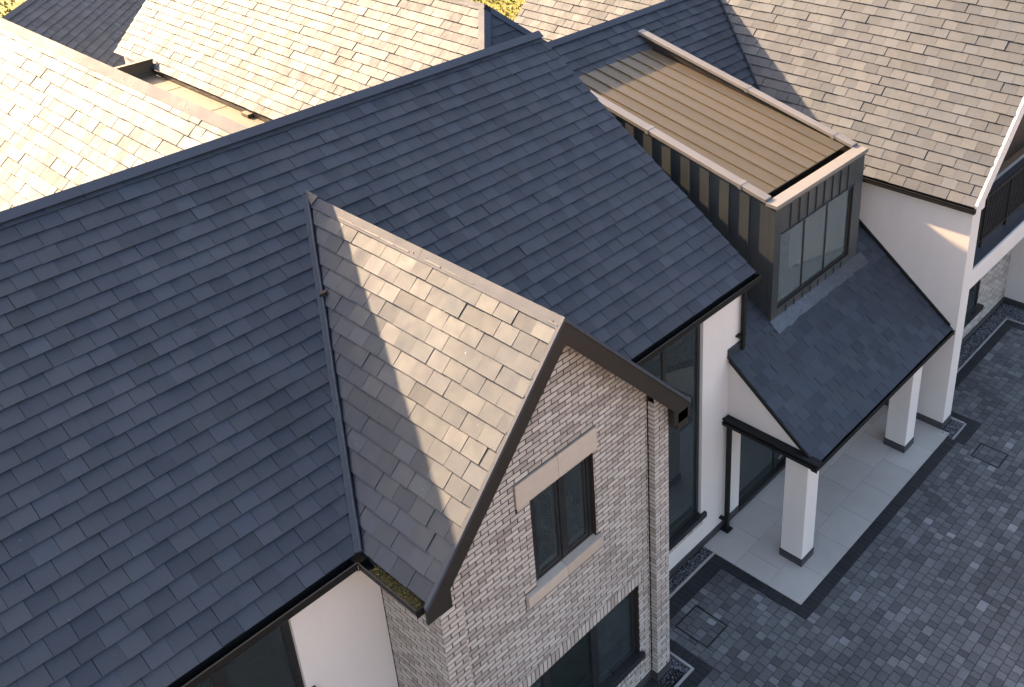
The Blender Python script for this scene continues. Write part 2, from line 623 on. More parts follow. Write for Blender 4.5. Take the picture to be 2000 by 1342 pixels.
# --- walls of the long main range
WIN_L = (1.15, 3.69, 3.405, 4.93)
WIN_T = (8.95, .80, 10.895, 4.99)
mw = MB()
wall_y(mw, YM, YM + .3, -4, 4.535, .165, 5.18, [WIN_L])
wall_y(mw, YM, YM + .3, 8.576, 12.0, .165, 5.18, [WIN_T])
mw.box(-4, 12.0, 17.2, 17.5, 0, 5.18)
mw.box(11.7, 12.0, YM + .3, 17.2, .165, 5.18)
mw.ext([(12.0, YM + .3, 5.18), (12.0, 17.2, 5.18), (12.0, 12.82, 8.22)], (-.3, 0, 0))
mw.box(-4, -3.7, YM + .3, 17.2, .165, 5.18)
wall_main = mw.build('rendered_wall', 'render', house, label='smooth white rendered wall under the long slate roof')
pl = MB()
for k in range(2):
    pl.box(-4, 4.5, YM - .012 + .004 * k, YM + .25, .084 * k + .004, .084 * k + .078)
    pl.box(8.58, 12.0, YM - .012 + .004 * k, YM + .25, .084 * k + .004, .084 * k + .078)
pl.build('plinth', 'plinth', house)

# --- main roof body
rb = MB().ext([(-4, 8.0, 5.247), (-4, 12.82, 8.402), (-4, 17.64, 5.247)], (16.14, 0, 0))
main_roof = rb.build('slate_roof', 'deck', house, label='long dark slate roof running across the picture')

# --- brick gable bay walls (mortar body)
BW = 7.084
PW = 6.964
W1 = (6.087, 3.78, 7.191, 5.268)
W2 = (5.11, .80, 8.0, 2.222)
LIN = (5.855, 5.262, 7.258, 5.63)
SILL = (5.885, 3.63, 7.265, 3.84)
BZ = .169
gw = MB()
wall_y(gw, BW + .009, BW + .3, 4.80, 8.32, .10, 5.30, [W1, W2])
gw.ext([(4.55, BW + .009, 5.3), (8.56, BW + .009, 5.3), (8.56, BW + .009, 5.42), (RX, BW + .009, 7.60), (4.55, BW + .009, 5.42)], (0, .29, 0))
gw.box(4.544, 4.84, PW + .009, BW + .25, .10, 5.40)
gw.box(8.279, 8.567, PW + .009, BW + .25, .10, 5.40)
gw.box(4.544, 4.8, BW + .25, YM + .1, .10, 5.30)
gw.box(8.30, 8.567, BW + .25, YM + .1, .10, 5.30)
brick_wall = gw.build('brick_wall', 'mortar', house, label='pale brick gable wall with dark joints')
pg = MB()
for k in range(2):
    z0, z1 = .084 * k + .004, .084 * k + .078
    pg.box(4.53, 8.58, BW - .004, BW + .2, z0, z1)
    pg.box(4.528, 4.855, PW - .006, BW + .1, z0, z1)
    pg.box(8.262, 8.582, PW - .006, BW + .1, z0, z1)
    pg.box(4.526, 4.7, BW + .1, YM, z0, z1)
    pg.box(8.4, 8.584, BW + .1, YM, z0, z1)
pg.build('plinth', 'plinth', house)

# --- gable roof body
vy = lambda z: 12.82 - (8.402 - z) / TM         # y on the main slope at height z
gb = MB()
yf = 6.83
P = [(GX0, yf, GZ), (RX, yf, RZ), (GX1, yf, GZ), (GX0, vy(GZ) + .1, GZ), (RX, vy(RZ) + .1, RZ), (GX1, vy(GZ) + .1, GZ)]
th = .12
Pb = [(a, b, c - th) for a, b, c in P]
gb.add(P + Pb, [(0, 1, 4, 3), (1, 2, 5, 4), (6, 9, 10, 7), (7, 10, 11, 8), (0, 6, 7, 1), (1, 7, 8, 2), (0, 3, 9, 6), (2, 8, 11, 5)])
gable_roof = gb.build('slate_roof', 'deck', house, label='steep slate roof of the brick gable, half lit and half shaded')

# --- wing on the right
fin = MB()
fin.box(XD, XD + .385, 6.221, 6.75, .165, 3.20)
fin.box(XD, XD + .385, 6.221, 6.75, 3.20, 5.30)
wall_y(fin, 6.75, 19.2, XD, XD + .3, .165, 5.30)
fin.ext([(XD, 19.0, 5.3), (24.5, 19.0, 5.3), (DR, 19.0, 9.2)], (0, .2, 0))
fin.box(XD, 24.5, 19.0, 19.2, 0, 5.3)
fin.box(22.2, 22.5, 6.6, 7.6, .165, 3.22)
fin.box(24.2, 24.5, 7.2, 19.0, 0, 5.3)
wing_wall = fin.build('rendered_wall', 'render', house, label='white side wall with a sunlit wedge beside the porch')
MB().box(XD - .012, XD + .40, 6.209, 6.9, .004, .165).box(XD - .010, XD + .2, 6.9, YM, .004, .165).build('plinth', 'plinth', house)
MB().box(22.19, 22.5, 6.59, 7.5, .004, .165).build('plinth', 'plinth', house)
MB().box(XD + .385, 24.5, 6.221, 7.6, 3.222, 3.648).build('balcony_slab', 'render', house, label='white edge beam of the balcony', bevel=.008)
MB().box(XD + .386, 24.4, 6.26, 7.5, 3.652, 3.664).build('balcony_floor', 'deckboard', house)
dw = MB()
th = .16
L_ = DR - DE[0]
k = th * math.sqrt(2)
dw.ext([(DE[0], DY0 + .012, DE[1]), (DR, DY0 + .012, DE[1] + L_), (DR, DY0 + .012, DE[1] + L_ - k), (DE[0] + .1, DY0 + .012, DE[1] - k + .1)], (0, DY1 - DY0 - .02, 0))
dw.ext([(DR, DY0 + .012, DE[1] + L_), (DR + L_, DY0 + .012, DE[1]), (DR + L_, DY0 + .012, DE[1] - k), (DR, DY0 + .012, DE[1] + L_ - k)], (0, DY1 - DY0 - .02, 0))
wing_roof = dw.build('slate_roof', 'deck', house, label='broad sunlit slate roof with a slanting shadow across it')

# recess behind the balcony
rc = MB()
rc.ext([(17.0, 7.75, 5.05), (19.3, 7.75, 4.72), (24.3, 7.75, 4.72), (24.3, 7.75, 5.4), (DR, 7.75, 9.0), (17.0, 7.75, 5.5)], (0, .12, 0))
rc.build('rendered_wall', 'render', house)
MB().box(17.0, 24.3, 7.80, 7.86, 3.6, 5.1).build('balcony_screen', 'brown', house, label='dark brown screen at the back of the balcony')

# --- porch roof body, cheek and beam
yk = YM + .004
pk = MB().ext([(11.62, PE[0] + .01, PE[1]), (11.62, yk, PE[1] + (yk - PE[0]) * TP), (11.62, yk, PE[1] + (yk - PE[0]) * TP - .14), (11.62, PE[0] + .02, PE[1] - .10)], (XD - 11.62, 0, 0))
porch_roof = pk.build('slate_roof', 'deck', house, label='low dark slate porch roof in shade')
ck = MB().ext([(11.635, 6.62, 2.575), (11.635, YM, 2.575), (11.635, YM, PE[1] + (YM - PE[0]) * TP - .06), (11.635, 6.62, PE[1] + (6.62 - PE[0]) * TP - .06)], (.25, 0, 0))
ck.build('porch_cheek', 'render', house, label='white triangular cheek wall of the porch')
ck2 = MB().box(11.64, XD, 6.45, 6.80, 2.38, 2.47)
ck2.box(11.9, XD, 6.80, YM, 2.40, 2.46)
ck2.build('porch_ceiling', 'render', house)
bw = MB()
wall_y(bw, YM, YM + .3, 12.0, XD, .165, 3.6, [(12.07, .0, 14.6, 2.35)])
bw.build('rendered_wall', 'render', house)
MB().box(12.0, 12.07, YM - .012, YM + .2, .004, .165).box(14.6, XD, YM - .012, YM + .2, .004, .165).build('plinth', 'plinth', house)

# --- link roof body with the dormer opening
zl = lambda y: 3.82 + (y - YM) * TL
lk = MB()


def strip(x0, x1, ya, yb, t=.14):
    lk.ext([(x0, ya, zl(ya)), (x0, yb, zl(yb)), (x0, yb, zl(yb) - t), (x0, ya, zl(ya) - t)], (x1 - x0, 0, 0))


strip(11.9, DX0 + .05, YM, 13.25)
strip(DX1 - .05, 18.6, YM, 13.25)
strip(11.9, 19.6, 13.25, LR[0])
lk.ext([(11.9, LR[0], LR[1]), (11.9, LR[0] + 5, LR[1] - 5 * TL), (11.9, LR[0] + 5, LR[1] - 5 * TL - .2), (11.9, LR[0], LR[1] - .2)], (7.2, 0, 0))
link_roof = lk.build('slate_roof', 'deck', house, label='dark slate roof between the dormer and the sunlit roof')

# --- rear roofs
R1X, R1Z = 6.77, 8.15
R2X, R2Z, R2Y = 13.745, 8.0, 16.1
r1 = MB().ext([(R1X - 2.91, 13.0, R1Z - 2.91), (R1X, 13.0, R1Z), (R1X + 2.91, 13.0, R1Z - 2.91)], (0, 12.2, 0))
rear_a = r1.build('slate_roof', 'deck', house, label='bright sunlit slate roof rising behind the main ridge at left')
E2 = 2.8
r2 = MB()
y1 = 28.6
vs = [(R2X - E2, y1, R2Z - E2), (R2X, y1, R2Z), (R2X + E2, y1, R2Z - E2), (R2X, R2Y, R2Z), (R2X - E2, R2Y - E2, R2Z - E2), (R2X + E2, R2Y - E2, R2Z - E2)]
r2.add(vs, [(0, 4, 3, 1), (1, 3, 5, 2), (4, 5, 3), (0, 1, 2), (0, 2, 5, 4)])
rear_b = r2.build('slate_roof', 'deck', house, label='large glaring sunlit slate roof behind the flat valley gutter')
rw = MB()
rw.box(4.1, 9.6, 17.4, 25.0, 0, 5.22)
rw.box(11.1, 16.4, 17.4, 28.4, 0, 5.18)
rw.box(9.6, 11.1, 17.4, 26.9, 0, 4.9)
rw.build('rendered_wall', 'render', house)
# flat valley gutter between the two rear roofs
fl = MB()
fl.box(9.3, 10.93, 15.5, 26.42, 4.9, 5.06)
flat = fl.build('flat_roof', 'flat', house, label='tan flat valley gutter between two sunlit roofs')
for i, yy in enumerate((18.2, 20.4, 22.6, 24.8)):
    MB().box(9.4, 10.90, yy, yy + .05, 5.061, 5.068).build('lap_seam', 'flat', flat)
us = MB()
us.box(9.3, 11.02, 26.42, 26.46, 4.9, 5.42)
us.box(9.3, 11.02, 26.30, 26.42, 5.06, 5.12)
us.box(9.3, 11.04, 26.40, 26.52, 5.42, 5.45)
us.build('upstand', 'flat', flat)
MB().ext([(10.93, 15.5, 5.075), (10.93, 26.42, 5.075), (10.93, 26.42, 5.17), (10.93, 15.5, 5.17)], (.03, 0, 0)).build('edge_trim', 'bronze', flat)
MB().box(10.80, 10.95, 21.45, 21.75, 5.064, 5.15).build('outlet_box', 'flat', flat)

# --- outbuilding far behind
gd = Vector((.656, .755, 0)).normalized()
gn = Vector((.755, -.656, 0)).normalized()
gp = Vector((9.35, 31.5, 0))
outb = thing('outbuilding', (9.35, 31.5, 0), 'shaded slate roofed outbuilding far back beside the lawn', 'building')
ob = MB()
HR, RUN = 6.0, 3.6
a0, a1 = gp - gd * 9, gp + gd * 9
z = Vector((0, 0, 1))
tri = [a0 + gn * RUN + z * (HR - RUN * .8), a0 + z * HR, a0 - gn * RUN + z * (HR - RUN * .8)]
ob.ext(tri, gd * 18)
out_roof = ob.build('roof', 'deck', outb)
wb = MB().ext([a0 + gn * 3.3, a0 - gn * 3.3, a0 - gn * 3.3 + z * 3.2, a0 + gn * 3.3 + z * 3.2], gd * 18)
wb.build('wall', 'render', outb)

# --- interiors behind the glass
rm = MB()


def room(x0, x1, y0, y1, z0, z1):
    t = .05
    rm.box(x0, x1, y1, y1 + t, z0, z1)
    rm.box(x0 - t, x0, y0, y1, z0, z1)
    rm.box(x1, x1 + t, y0, y1, z0, z1)
    rm.box(x0, x1, y0, y1, z1, z1 + t)


room(-2, 4.4, YM + .31, 9.8, 2.9, 5.1)
room(8.6, 11.6, YM + .31, 9.3, .1, 5.1)
rm.box(10.40, 10.86, YM + .32, YM + .36, .1, 5.05)
room(4.75, 8.35, BW + .31, 8.15, 2.9, 5.22)
room(4.6, 8.5, BW + .31, 9.6, .1, 2.7)
room(12.1, 16.5, YM + .31, 12.0, .1, 2.4)
rm.build('inner_wall', 'room', house)
fm = MB()
fm.box(-2, 4.6, YM + .31, 11.5, 2.8, 2.9)
fm.box(8.6, 11.6, YM + .31, 9.6, .02, .1)
fm.box(8.6, 10.3, YM + .5, 9.3, 2.5, 2.8)
fm.box(4.6, 8.5, BW + .31, 10.5, 2.72, 2.88)
fm.box(4.6, 8.5, BW + .31, 10.5, .02, .1)
fm.box(12.1, 16.5, YM + .31, 12.0, .02, .1)
fm.build('inner_floor', 'floor', house)
dr = MB()
dr.box(12.99, 15.74, 8.66, 8.70, 3.3, 6.0)
dr.box(12.98, 12.995, 8.25, 8.66, 3.3, 5.95)
dr.box(15.735, 15.75, 8.25, 8.66, 3.3, 5.95)
dr.build('inner_wall', 'room', house)
MB().box(12.99, 15.74, 8.25, 8.66, 3.90, 3.98).build('inner_floor', 'room', house)
cu = MB()
rn2 = random.Random(2)
for xa, xb, yy, za, zb in ((6.12, 6.36, BW + .34, 3.0, 5.2), (7.0, 7.17, BW + .34, 3.0, 5.2), (9.0, 9.35, YM + .36, .12, 5.0), (2.95, 3.36, YM + .36, 3.0, 5.05), (5.2, 5.7, BW + .36, .15, 2.6)):
    n = 10
    vs = []
    for i in range(n + 1):
        x = xa + (xb - xa) * i / n
        y = yy + .03 * math.sin(i * 1.9) + rn2.uniform(-.006, .006)
        vs += [(x, y, za), (x, y, zb)]
    cu.add(vs, [(2 * i, 2 * i + 2, 2 * i + 3, 2 * i + 1) for i in range(n)])
    cu.build('curtain', 'room', house)
    cu = MB()
sofa = thing('armchair', (7.75, 7.8, .1), 'red armchair glimpsed through the ground floor window under the brick gable', 'armchair')
MB().box(7.52, 7.98, 7.60, 8.15, .30, .52).build('seat', 'red', sofa, bevel=.03)
MB().box(7.50, 8.0, 7.48, 7.60, .28, 1.20).build('backrest', 'red', sofa, bevel=.04)
for lx in (7.43, 7.985):
    MB().box(lx, lx + .08, 7.55, 8.15, .28, .72).build('armrest', 'red', sofa, bevel=.025)
for lx in (7.5, 7.94):
    for ly in (7.56, 8.08):
        MB().box(lx, lx + .04, ly, ly + .04, .1, .28).build('leg', 'frame', sofa)


# ------------------------------------------------------------------ windows
def window(y, x0, x1, z0, z1, mull, trans=(), fw=.07, dp=.08, sill=None, label=None, sash=0.0, gap=None):
    w = part('window', house, label)
    fb = MB()
    fb.box(x0, x1, y, y + dp, z1 - fw, z1)
    fb.box(x0, x1, y, y + dp, z0, z0 + fw)
    fb.box(x0, x0 + fw, y, y + dp, z0 + fw, z1 - fw)
    fb.box(x1 - fw, x1, y, y + dp, z0 + fw, z1 - fw)
    xs = [x0 + fw]
    for mx, mwid in mull:
        fb.box(mx - mwid / 2, mx + mwid / 2, y, y + dp, z0 + fw, z1 - fw)
        xs += [mx - mwid / 2, mx + mwid / 2]
    xs.append(x1 - fw)
    fb.build('frame', 'frame', w, bevel=.006)
    for i in range(0, len(xs), 2):
        a, b = xs[i], xs[i + 1]
        zz = [z0 + fw] + list(trans) + [z1 - fw]
        if sash:
            sb = MB()
            sb.box(a + .004, b - .004, y + .012, y + dp - .01, z1 - fw - sash, z1 - fw - .004)
            sb.box(a + .004, b - .004, y + .012, y + dp - .01, z0 + fw + .004, z0 + fw + sash)
            sb.box(a + .004, a + sash, y + .012, y + dp - .01, z0 + fw + sash, z1 - fw - sash)
            sb.box(b - sash, b - .004, y + .012, y + dp - .01, z0 + fw + sash, z1 - fw - sash)
            sb.build('sash', 'frame', w, bevel=.005)
        for j in range(len(zz) - 1):
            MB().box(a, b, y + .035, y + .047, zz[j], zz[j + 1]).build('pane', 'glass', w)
    if sill:
        s0, s1, ya, yb, za, zb, mt = sill
        MB().box(s0, s1, ya, yb, za, zb).build('sill', mt, w, bevel=.005)
    return w


window(YM + .05, WIN_L[0], WIN_L[2], WIN_L[1], WIN_L[3], [(2.56, .13)], fw=.09, sill=(1.05, 3.50, YM - .07, YM + .07, 3.60, 3.712, 'frame'),
       label='dark framed window tucked under the main gutter')
window(YM + .06, WIN_T[0], WIN_T[2], WIN_T[1], WIN_T[3], [(9.98, .08)], fw=.07, sill=(8.90, 11.0, YM - .06, YM + .075, .715, .822, 'frame'),
       label='tall two storey window beside the brick gable')
window(BW + .06, W1[0], W1[2], W1[1], W1[3], [(6.645, .07)], fw=.075, sash=.05, label='black casement window in the brick gable')
window(BW + .07, W2[0], W2[2], W2[1], W2[3], [(7.11, .13), (6.17, .13)], fw=.08, sill=(5.06, 8.05, BW - .075, BW + .085, .725, .822, 'frame'),
       label='wide ground floor window below the brick gable')
# stone lintel and sill of the gable window, each in two stones
for a, b in ((LIN[0], 6.56), (6.564, LIN[2])):
    MB().box(a, b, BW - .022, BW + .14, 5.27, LIN[3] - .002).build('stone_lintel', 'stone', house, bevel=.006)
for a, b in ((SILL[0], 6.575), (6.579, SILL[2])):
    s_ = MB().ext([(a, BW - .055, SILL[1] + .002), (a, BW - .055, SILL[3] - .03), (a, BW + .12, SILL[3]), (a, BW + .12, SILL[1] + .002)], (b - a, 0, 0))
    s_.build('stone_sill', 'stone', house, bevel=.006)
# entrance doors under the porch
ew = part('window', house, 'black framed glazed entrance screen under the porch')
eb = MB()
for a, b in ((12.08, 12.16), (13.36, 13.46), (14.50, 14.59)):
    eb.box(a, b, YM + .07, YM + .15, .03, 2.34)
eb.box(12.08, 14.59, YM + .07, YM + .15, 2.26, 2.34)
eb.box(12.08, 14.59, YM - .03, YM + .15, .006, .10)
eb.build('frame', 'frame', ew, bevel=.006)
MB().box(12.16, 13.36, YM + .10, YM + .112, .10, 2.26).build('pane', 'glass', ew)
MB().box(13.46, 14.50, YM + .09, YM + .13, .10, 2.26).build('door_leaf', 'frame', ew)
MB().tube([(13.62, YM + .03, .7), (13.62, YM + .03, 1.7)], .016).build('handle', 'steel', ew)
MB().box(13.52, 14.42, YM + .06, YM + .10, .25, .30).build('kick_bar', 'steel', ew)
# recessed ground floor of the right wing
rwn = part('window', house, 'black framed window in the recessed brick wall')
MB().box(18.6, 20.30, 7.17, 7.24, .84, .92).box(18.6, 20.30, 7.17, 7.24, 2.1, 2.18).box(20.22, 20.30, 7.17, 7.24, .92, 2.1).box(18.6, 18.68, 7.17, 7.24, .92, 2.1).build('frame', 'frame', rwn)
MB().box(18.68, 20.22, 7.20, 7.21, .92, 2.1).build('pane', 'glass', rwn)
MB().box(18.5, 20.42, 7.05, 7.19, .76, .862).build('sill', 'frame', rwn)
rbk = MB()
wall_y(rbk, 7.209, 7.4, 17.0, 22.3, .10, 3.22, [(18.6, .84, 20.3, 2.18)])
rbk.box(18.5, 20.4, 7.9, 7.95, .8, 2.2)
rec_wall = rbk.build('brick_wall', 'mortar', house, label='recessed brick wall beneath the balcony')
MB().box(17.0, 22.2, 7.19, 7.3, .004, .165).build('plinth', 'plinth', house)

# ------------------------------------------------------------------ dormer
dm = part('dormer', house, 'box dormer clad in dark standing seam zinc')
zt = lambda y: 6.10 + (y - DFY) * TDm            # underside of the coping
ds = MB()
for x0, x1 in ((DX0 + .012, DX0 + .1), (DX1 - .1, DX1 - .012)):
    ds.ext([(x0, DFY + .1, 3.6), (x0, DFY + .1, zt(DFY + .1)), (x0, 13.45, zt(13.45)), (x0, 13.45, 6.7), (x0, 8.5, 3.6)], (x1 - x0, 0, 0))
ds.box(DX0 + .012, 13.085, DFY + .012, DFY + .12, 3.6, 6.10)
ds.box(15.535, DX1 - .012, DFY + .012, DFY + .12, 3.6, 6.10)
ds.box(13.085, 15.535, DFY + .012, DFY + .12, 5.57, 6.10)
ds.box(13.085, 15.535, DFY + .012, DFY + .12, 3.6, 4.02)
ds.build('core', 'bronze', dm)
# side panels and seams, left side
ys = [DFY + .10 + .43 * i for i in range(13)]
for i in range(12):
    ya, yb = ys[i] + .003, ys[i + 1] - .003
    if zl(ya) > zt(ya) - .05:
        break
    for x0, x1, lab in ((DX0, DX0 + .011, 0), (DX1 - .011, DX1, 1)):
        lo = lambda y: max(zl(y) - .05, 3.6)
        MB().ext([(x0, ya, lo(ya)), (x0, yb, lo(yb)), (x0, yb, zt(yb)), (x0, ya, zt(ya))], (x1 - x0, 0, 0)).build('metal_panel', 'zinc', dm)
    for x0, x1 in ((DX0 - .024, DX0 + .002), (DX1 - .002, DX1 + .024)):
        yq = ys[i + 1]
        MB().box(x0, x1, yq - .007, yq + .007, max(zl(yq) - .05, 3.6), zt(yq) - .002).build('seam', 'zinc', dm)
# corner posts
for x0, x1 in ((DX0 - .003, 13.07), (15.55, DX1 + .003)):
    MB().box(x0, x1, DFY - .003, DFY + .098, 3.62, 6.098).build('corner_post', 'zinc', dm, bevel=.006)
# panels over and under the window
nx = 9
xs = [13.07 + (15.55 - 13.07) / nx * i for i in range(nx + 1)]
for i in range(nx):
    MB().box(xs[i] + .002, xs[i + 1] - .002, DFY, DFY + .011, 5.55, 6.098).build('metal_panel', 'zinc', dm)
    if i:
        MB().box(xs[i] - .009, xs[i] + .009, DFY - .026, DFY + .002, 5.56, 6.02).build('seam', 'zinc', dm)
MB().box(13.07, 15.55, DFY - .03, DFY + .09, 5.535, 5.552).build('head_trim', 'zinc', dm)
for i in range(0, nx):
    MB().box(xs[i] + .002, xs[i + 1] - .002, DFY, DFY + .011, 3.70, 4.02).build('metal_panel', 'zinc', dm)
    if i:
        MB().box(xs[i] - .009, xs[i] + .009, DFY - .02, DFY + .002, 3.84, 3.99).build('seam', 'zinc', dm)
MB().box(13.05, 15.57, DFY - .02, DFY + .03, 3.835, 3.85).build('base_trim', 'zinc', dm)
fw = MB()
fw.box(13.07, 15.55, DFY + .035, DFY + .10, 4.02, 4.085).box(13.07, 15.55, DFY + .035, DFY + .10, 5.49, 5.535)
fw.box(13.07, 13.115, DFY + .035, DFY + .10, 4.085, 5.49).box(15.47, 15.55, DFY + .035, DFY + .10, 4.085, 5.49)
for mx in (13.91, 14.69):
    fw.box(mx - .014, mx + .014, DFY + .04, DFY + .10, 4.085, 5.49)
fw.build('window_frame', 'frame', dm)
for a, b in ((13.115, 13.896), (13.924, 14.676), (14.704, 15.47)):
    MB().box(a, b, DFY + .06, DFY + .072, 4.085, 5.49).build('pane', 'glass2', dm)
# roof panels and seams
zp = lambda y: 6.175 + (y - 8.4) * .20
npan = 8
xa, xb = DX0 + .17, DX1 - .17
for i in range(npan):
    x0, x1 = xa + (xb - xa) / npan * i, xa + (xb - xa) / npan * (i + 1)
    y0, y1_ = DFY + .34, 13.38
    MB().ext([(x0 + .001, y0, zp(y0)), (x0 + .001, y1_, zp(y1_)), (x0 + .001, y1_, zp(y1_) - .02), (x0 + .001, y0, zp(y0) - .02)], (x1 - x0 - .002, 0, 0)).build('roof_panel', 'zincroof', dm)
    if i:
        MB().ext([(x0 - .009, y0 + .01, zp(y0)), (x0 - .009, y1_, zp(y1_)), (x0 - .009, y1_, zp(y1_) + .03), (x0 - .009, y0 + .01, zp(y0) + .03)], (.018, 0, 0)).build('seam', 'zincroof', dm)
gt = MB().box(DX0 + .1, DX1 - .1, DFY + .1, DFY + .5, 5.85, 5.93)
gt.ext([(DX0 + .1, DFY + .4, 5.9), (DX0 + .1, 13.4, 5.9 + 5 * .2), (DX0 + .1, 13.4, 5.95 + 5 * .2), (DX0 + .1, DFY + .4, 5.95)], (DX1 - DX0 - .2, 0, 0))
gt.build('roof_tray', 'black', dm)
# coping in lengths
ct = .075


def coping(x0, x1, ya, yb):
    MB().ext([(x0, ya, zt(ya)), (x0, yb, zt(yb)), (x0, yb, zt(yb) + ct), (x0, ya, zt(ya) + ct)], (x1 - x0, 0, 0)).build('coping', 'cap', dm, bevel=.008)


for ya, yb in ((DFY + .19, 8.85), (8.856, 10.9), (10.906, 13.0)):
    coping(DX0 - .035, DX0 + .15, ya, yb)
for ya, yb in ((DFY + .19, 8.75), (8.756, 10.75), (10.756, 13.55)):
    coping(DX1 - .14, DX1 + .035, ya, yb)
MB().ext([(DX0 - .035, DFY - .05, 6.093), (DX0 - .035, DFY + .186, 6.105), (DX0 - .035, DFY + .186, 6.18), (DX0 - .035, DFY - .05, 6.168)], (DX1 - DX0 + .07, 0, 0)).build('coping', 'cap', dm, bevel=.008)
for yq, x0, x1 in ((8.853, DX0 - .04, DX0 + .155), (10.903, DX0 - .04, DX0 + .155), (8.753, DX1 - .145, DX1 + .04), (10.753, DX1 - .145, DX1 + .04)):
    MB().ext([(x0, yq - .035, zt(yq - .035) - .01), (x0, yq + .035, zt(yq + .035) - .01), (x0, yq + .035, zt(yq + .035) + ct + .004), (x0, yq - .035, zt(yq - .035) + ct + .004)], (x1 - x0, 0, 0)).build('coping_clip', 'cap', dm)
# lead apron at its foot
la = MB()
zpo = lambda y: PE[1] + (y - PE[0]) * TP
rnd = random.Random(3)
n = 24
top, bot = [], []
for i in range(n + 1):
    x = 12.84 + (16.05 - 12.84) * i / n
    top.append((x, DFY - .002, 3.87))
    yb = DFY - .20 + rnd.uniform(-.018, .018)
    bot.append((x, yb, zpo(yb) + .042 + rnd.uniform(-.004, .006)))
mid = [(t[0], DFY - .012, zpo(DFY) + .05) for t in top]
vs = top + mid + bot
m = n + 1
fs = [(i, m + i, m + i + 1, i + 1) for i in range(n)] + [(m + i, 2 * m + i, 2 * m + i + 1, m + i + 1) for i in range(n)]
la.add(vs, fs)
la.add([(v[0], v[1], v[2] - .012) for v in vs], [f[::-1] for f in fs])
la.build('lead_apron', 'leadpale', dm)
MB().ext([(DX0 - .06, DFY - .16, zpo(DFY - .16) + .03), (DX0 - .06, 12.9, zl(12.9) + .03), (DX0 - .06, 12.9, zl(12.9) + .05), (DX0 - .06, DFY - .16, zpo(DFY - .16) + .05)], (.058, 0, 0)).build('lead_soaker', 'lead', dm)


# ------------------------------------------------------------------ gutters, boards, pipes
def gutter_x(x0, x1, yb, zt_, w=.11, h=.10, mt='black', name='gutter'):
    """open channel along x: back at yb, front at yb-w, lip height zt_"""
    t = .006
    m_ = MB()
    m_.box(x0, x1, yb - t, yb, zt_ - h, zt_ + .012)
    m_.box(x0, x1, yb - w + .02, yb - t, zt_ - h, zt_ - h + t)
    m_.ext([(x0, yb - w + .02, zt_ - h), (x0, yb - w, zt_ - h + .03), (x0, yb - w, zt_), (x0, yb - w + t, zt_), (x0, yb - w + t, zt_ - h + .033), (x0, yb - w + .02, zt_ - h + t)], (x1 - x0, 0, 0))
    m_.box(x0, x1, yb - w - .006, yb - w + .012, zt_, zt_ + .008)
    m_.box(x0, x0 + t, yb - w, yb, zt_ - h, zt_)
    m_.box(x1 - t, x1, yb - w, yb, zt_ - h, zt_)
    return m_.build(name, mt, house)


def gutter_y(y0, y1, xb, zt_, w=.11, h=.10, sgn=-1):
    t = .006
    m_ = MB()
    X = lambda d: xb + sgn * d

    def bx(a, b, ya, yb, za, zb):
        m_.box(min(X(a), X(b)), max(X(a), X(b)), ya, yb, za, zb)
    bx(0, t, y0, y1, zt_ - h, zt_ + .012)
    bx(t, w - .02, y0, y1, zt_ - h, zt_ - h + t)
    m_.ext([(X(w - .02), y0, zt_ - h), (X(w), y0, zt_ - h + .03), (X(w), y0, zt_), (X(w - t), y0, zt_), (X(w - t), y0, zt_ - h + .033), (X(w - .02), y0, zt_ - h + t)], (0, y1 - y0, 0))
    bx(w - .012, w + .006, y0, y1, zt_, zt_ + .008)
    bx(0, w, y0, y0 + t, zt_ - h, zt_)
    bx(0, w, y1 - t, y1, zt_ - h, zt_)
    return m_.build('gutter', 'black', house)


g1 = gutter_x(-4, GX0 - .15, 8.03, 5.225, .14, .12)
g2 = gutter_x(8.80, 12.17, 8.03, 5.225, .14, .12)
g3 = gutter_y(6.86, 7.90, GX0 + .03, 5.205, .17, .11, -1)
g4 = gutter_y(6.86, 7.90, GX1 - .03, 5.215, .12, .10, 1)
g5 = gutter_y(6.16, 19.3, DE[0] + .03, 5.205, .105, .095, -1)
g6 = gutter_x(11.53, XD - .005, PE[0] + .03, PE[1] - .015, .115, .10)
# fascia boards
MB().box(-4, GX0 + .15, 8.036, YM - .002, 5.03, 5.20).build('fascia', 'bronze', house)
MB().box(8.62, 12.1, 8.036, YM - .002, 5.06, 5.20).build('fascia', 'bronze', house)
MB().box(GX0 + .036, 4.53, 6.87, 8.03, 5.08, 5.20).build('fascia', 'bronze', house)
MB().box(DE[0] + .036, XD - .002, 6.24, 19.2, 5.08, 5.19).build('fascia', 'black', house)
MB().box(11.64, XD, PE[0] + .035, 6.44, 2.33, 2.44).build('fascia', 'black', house)
# porch side beam with its gutter-like top
pb = MB().box(11.50, 11.64, 6.22, 8.115, 2.44, 2.57).box(11.46, 11.50, 6.22, 8.115, 2.45, 2.51)
pb.box(11.46, 11.52, 6.22, 8.115, 2.565, 2.585)
pb.build('side_beam', 'black', house, bevel=.005)
# porch verge trim
MB().ext([(11.572, PE[0] - .01, PE[1] - .03), (11.572, YM - .004, zpo(YM) - .03), (11.572, YM - .004, zpo(YM) + .022), (11.572, PE[0] - .01, PE[1] + .022)], (.03, 0, 0)).build('verge_trim', 'black', house)
MB().ext([(XD - .05, PE[0] + .02, PE[1] + .02), (XD - .05, 9.6, zpo(9.6) + .02), (XD - .05, 9.6, zpo(9.6) + .10), (XD - .05, PE[0] + .02, PE[1] + .10)], (.048, 0, 0)).build('abutment_flashing', 'black', house)
MB().box(11.58, 12.02, YM - .05, YM - .003, 3.80, 3.96).build('abutment_flashing', 'lead', house)
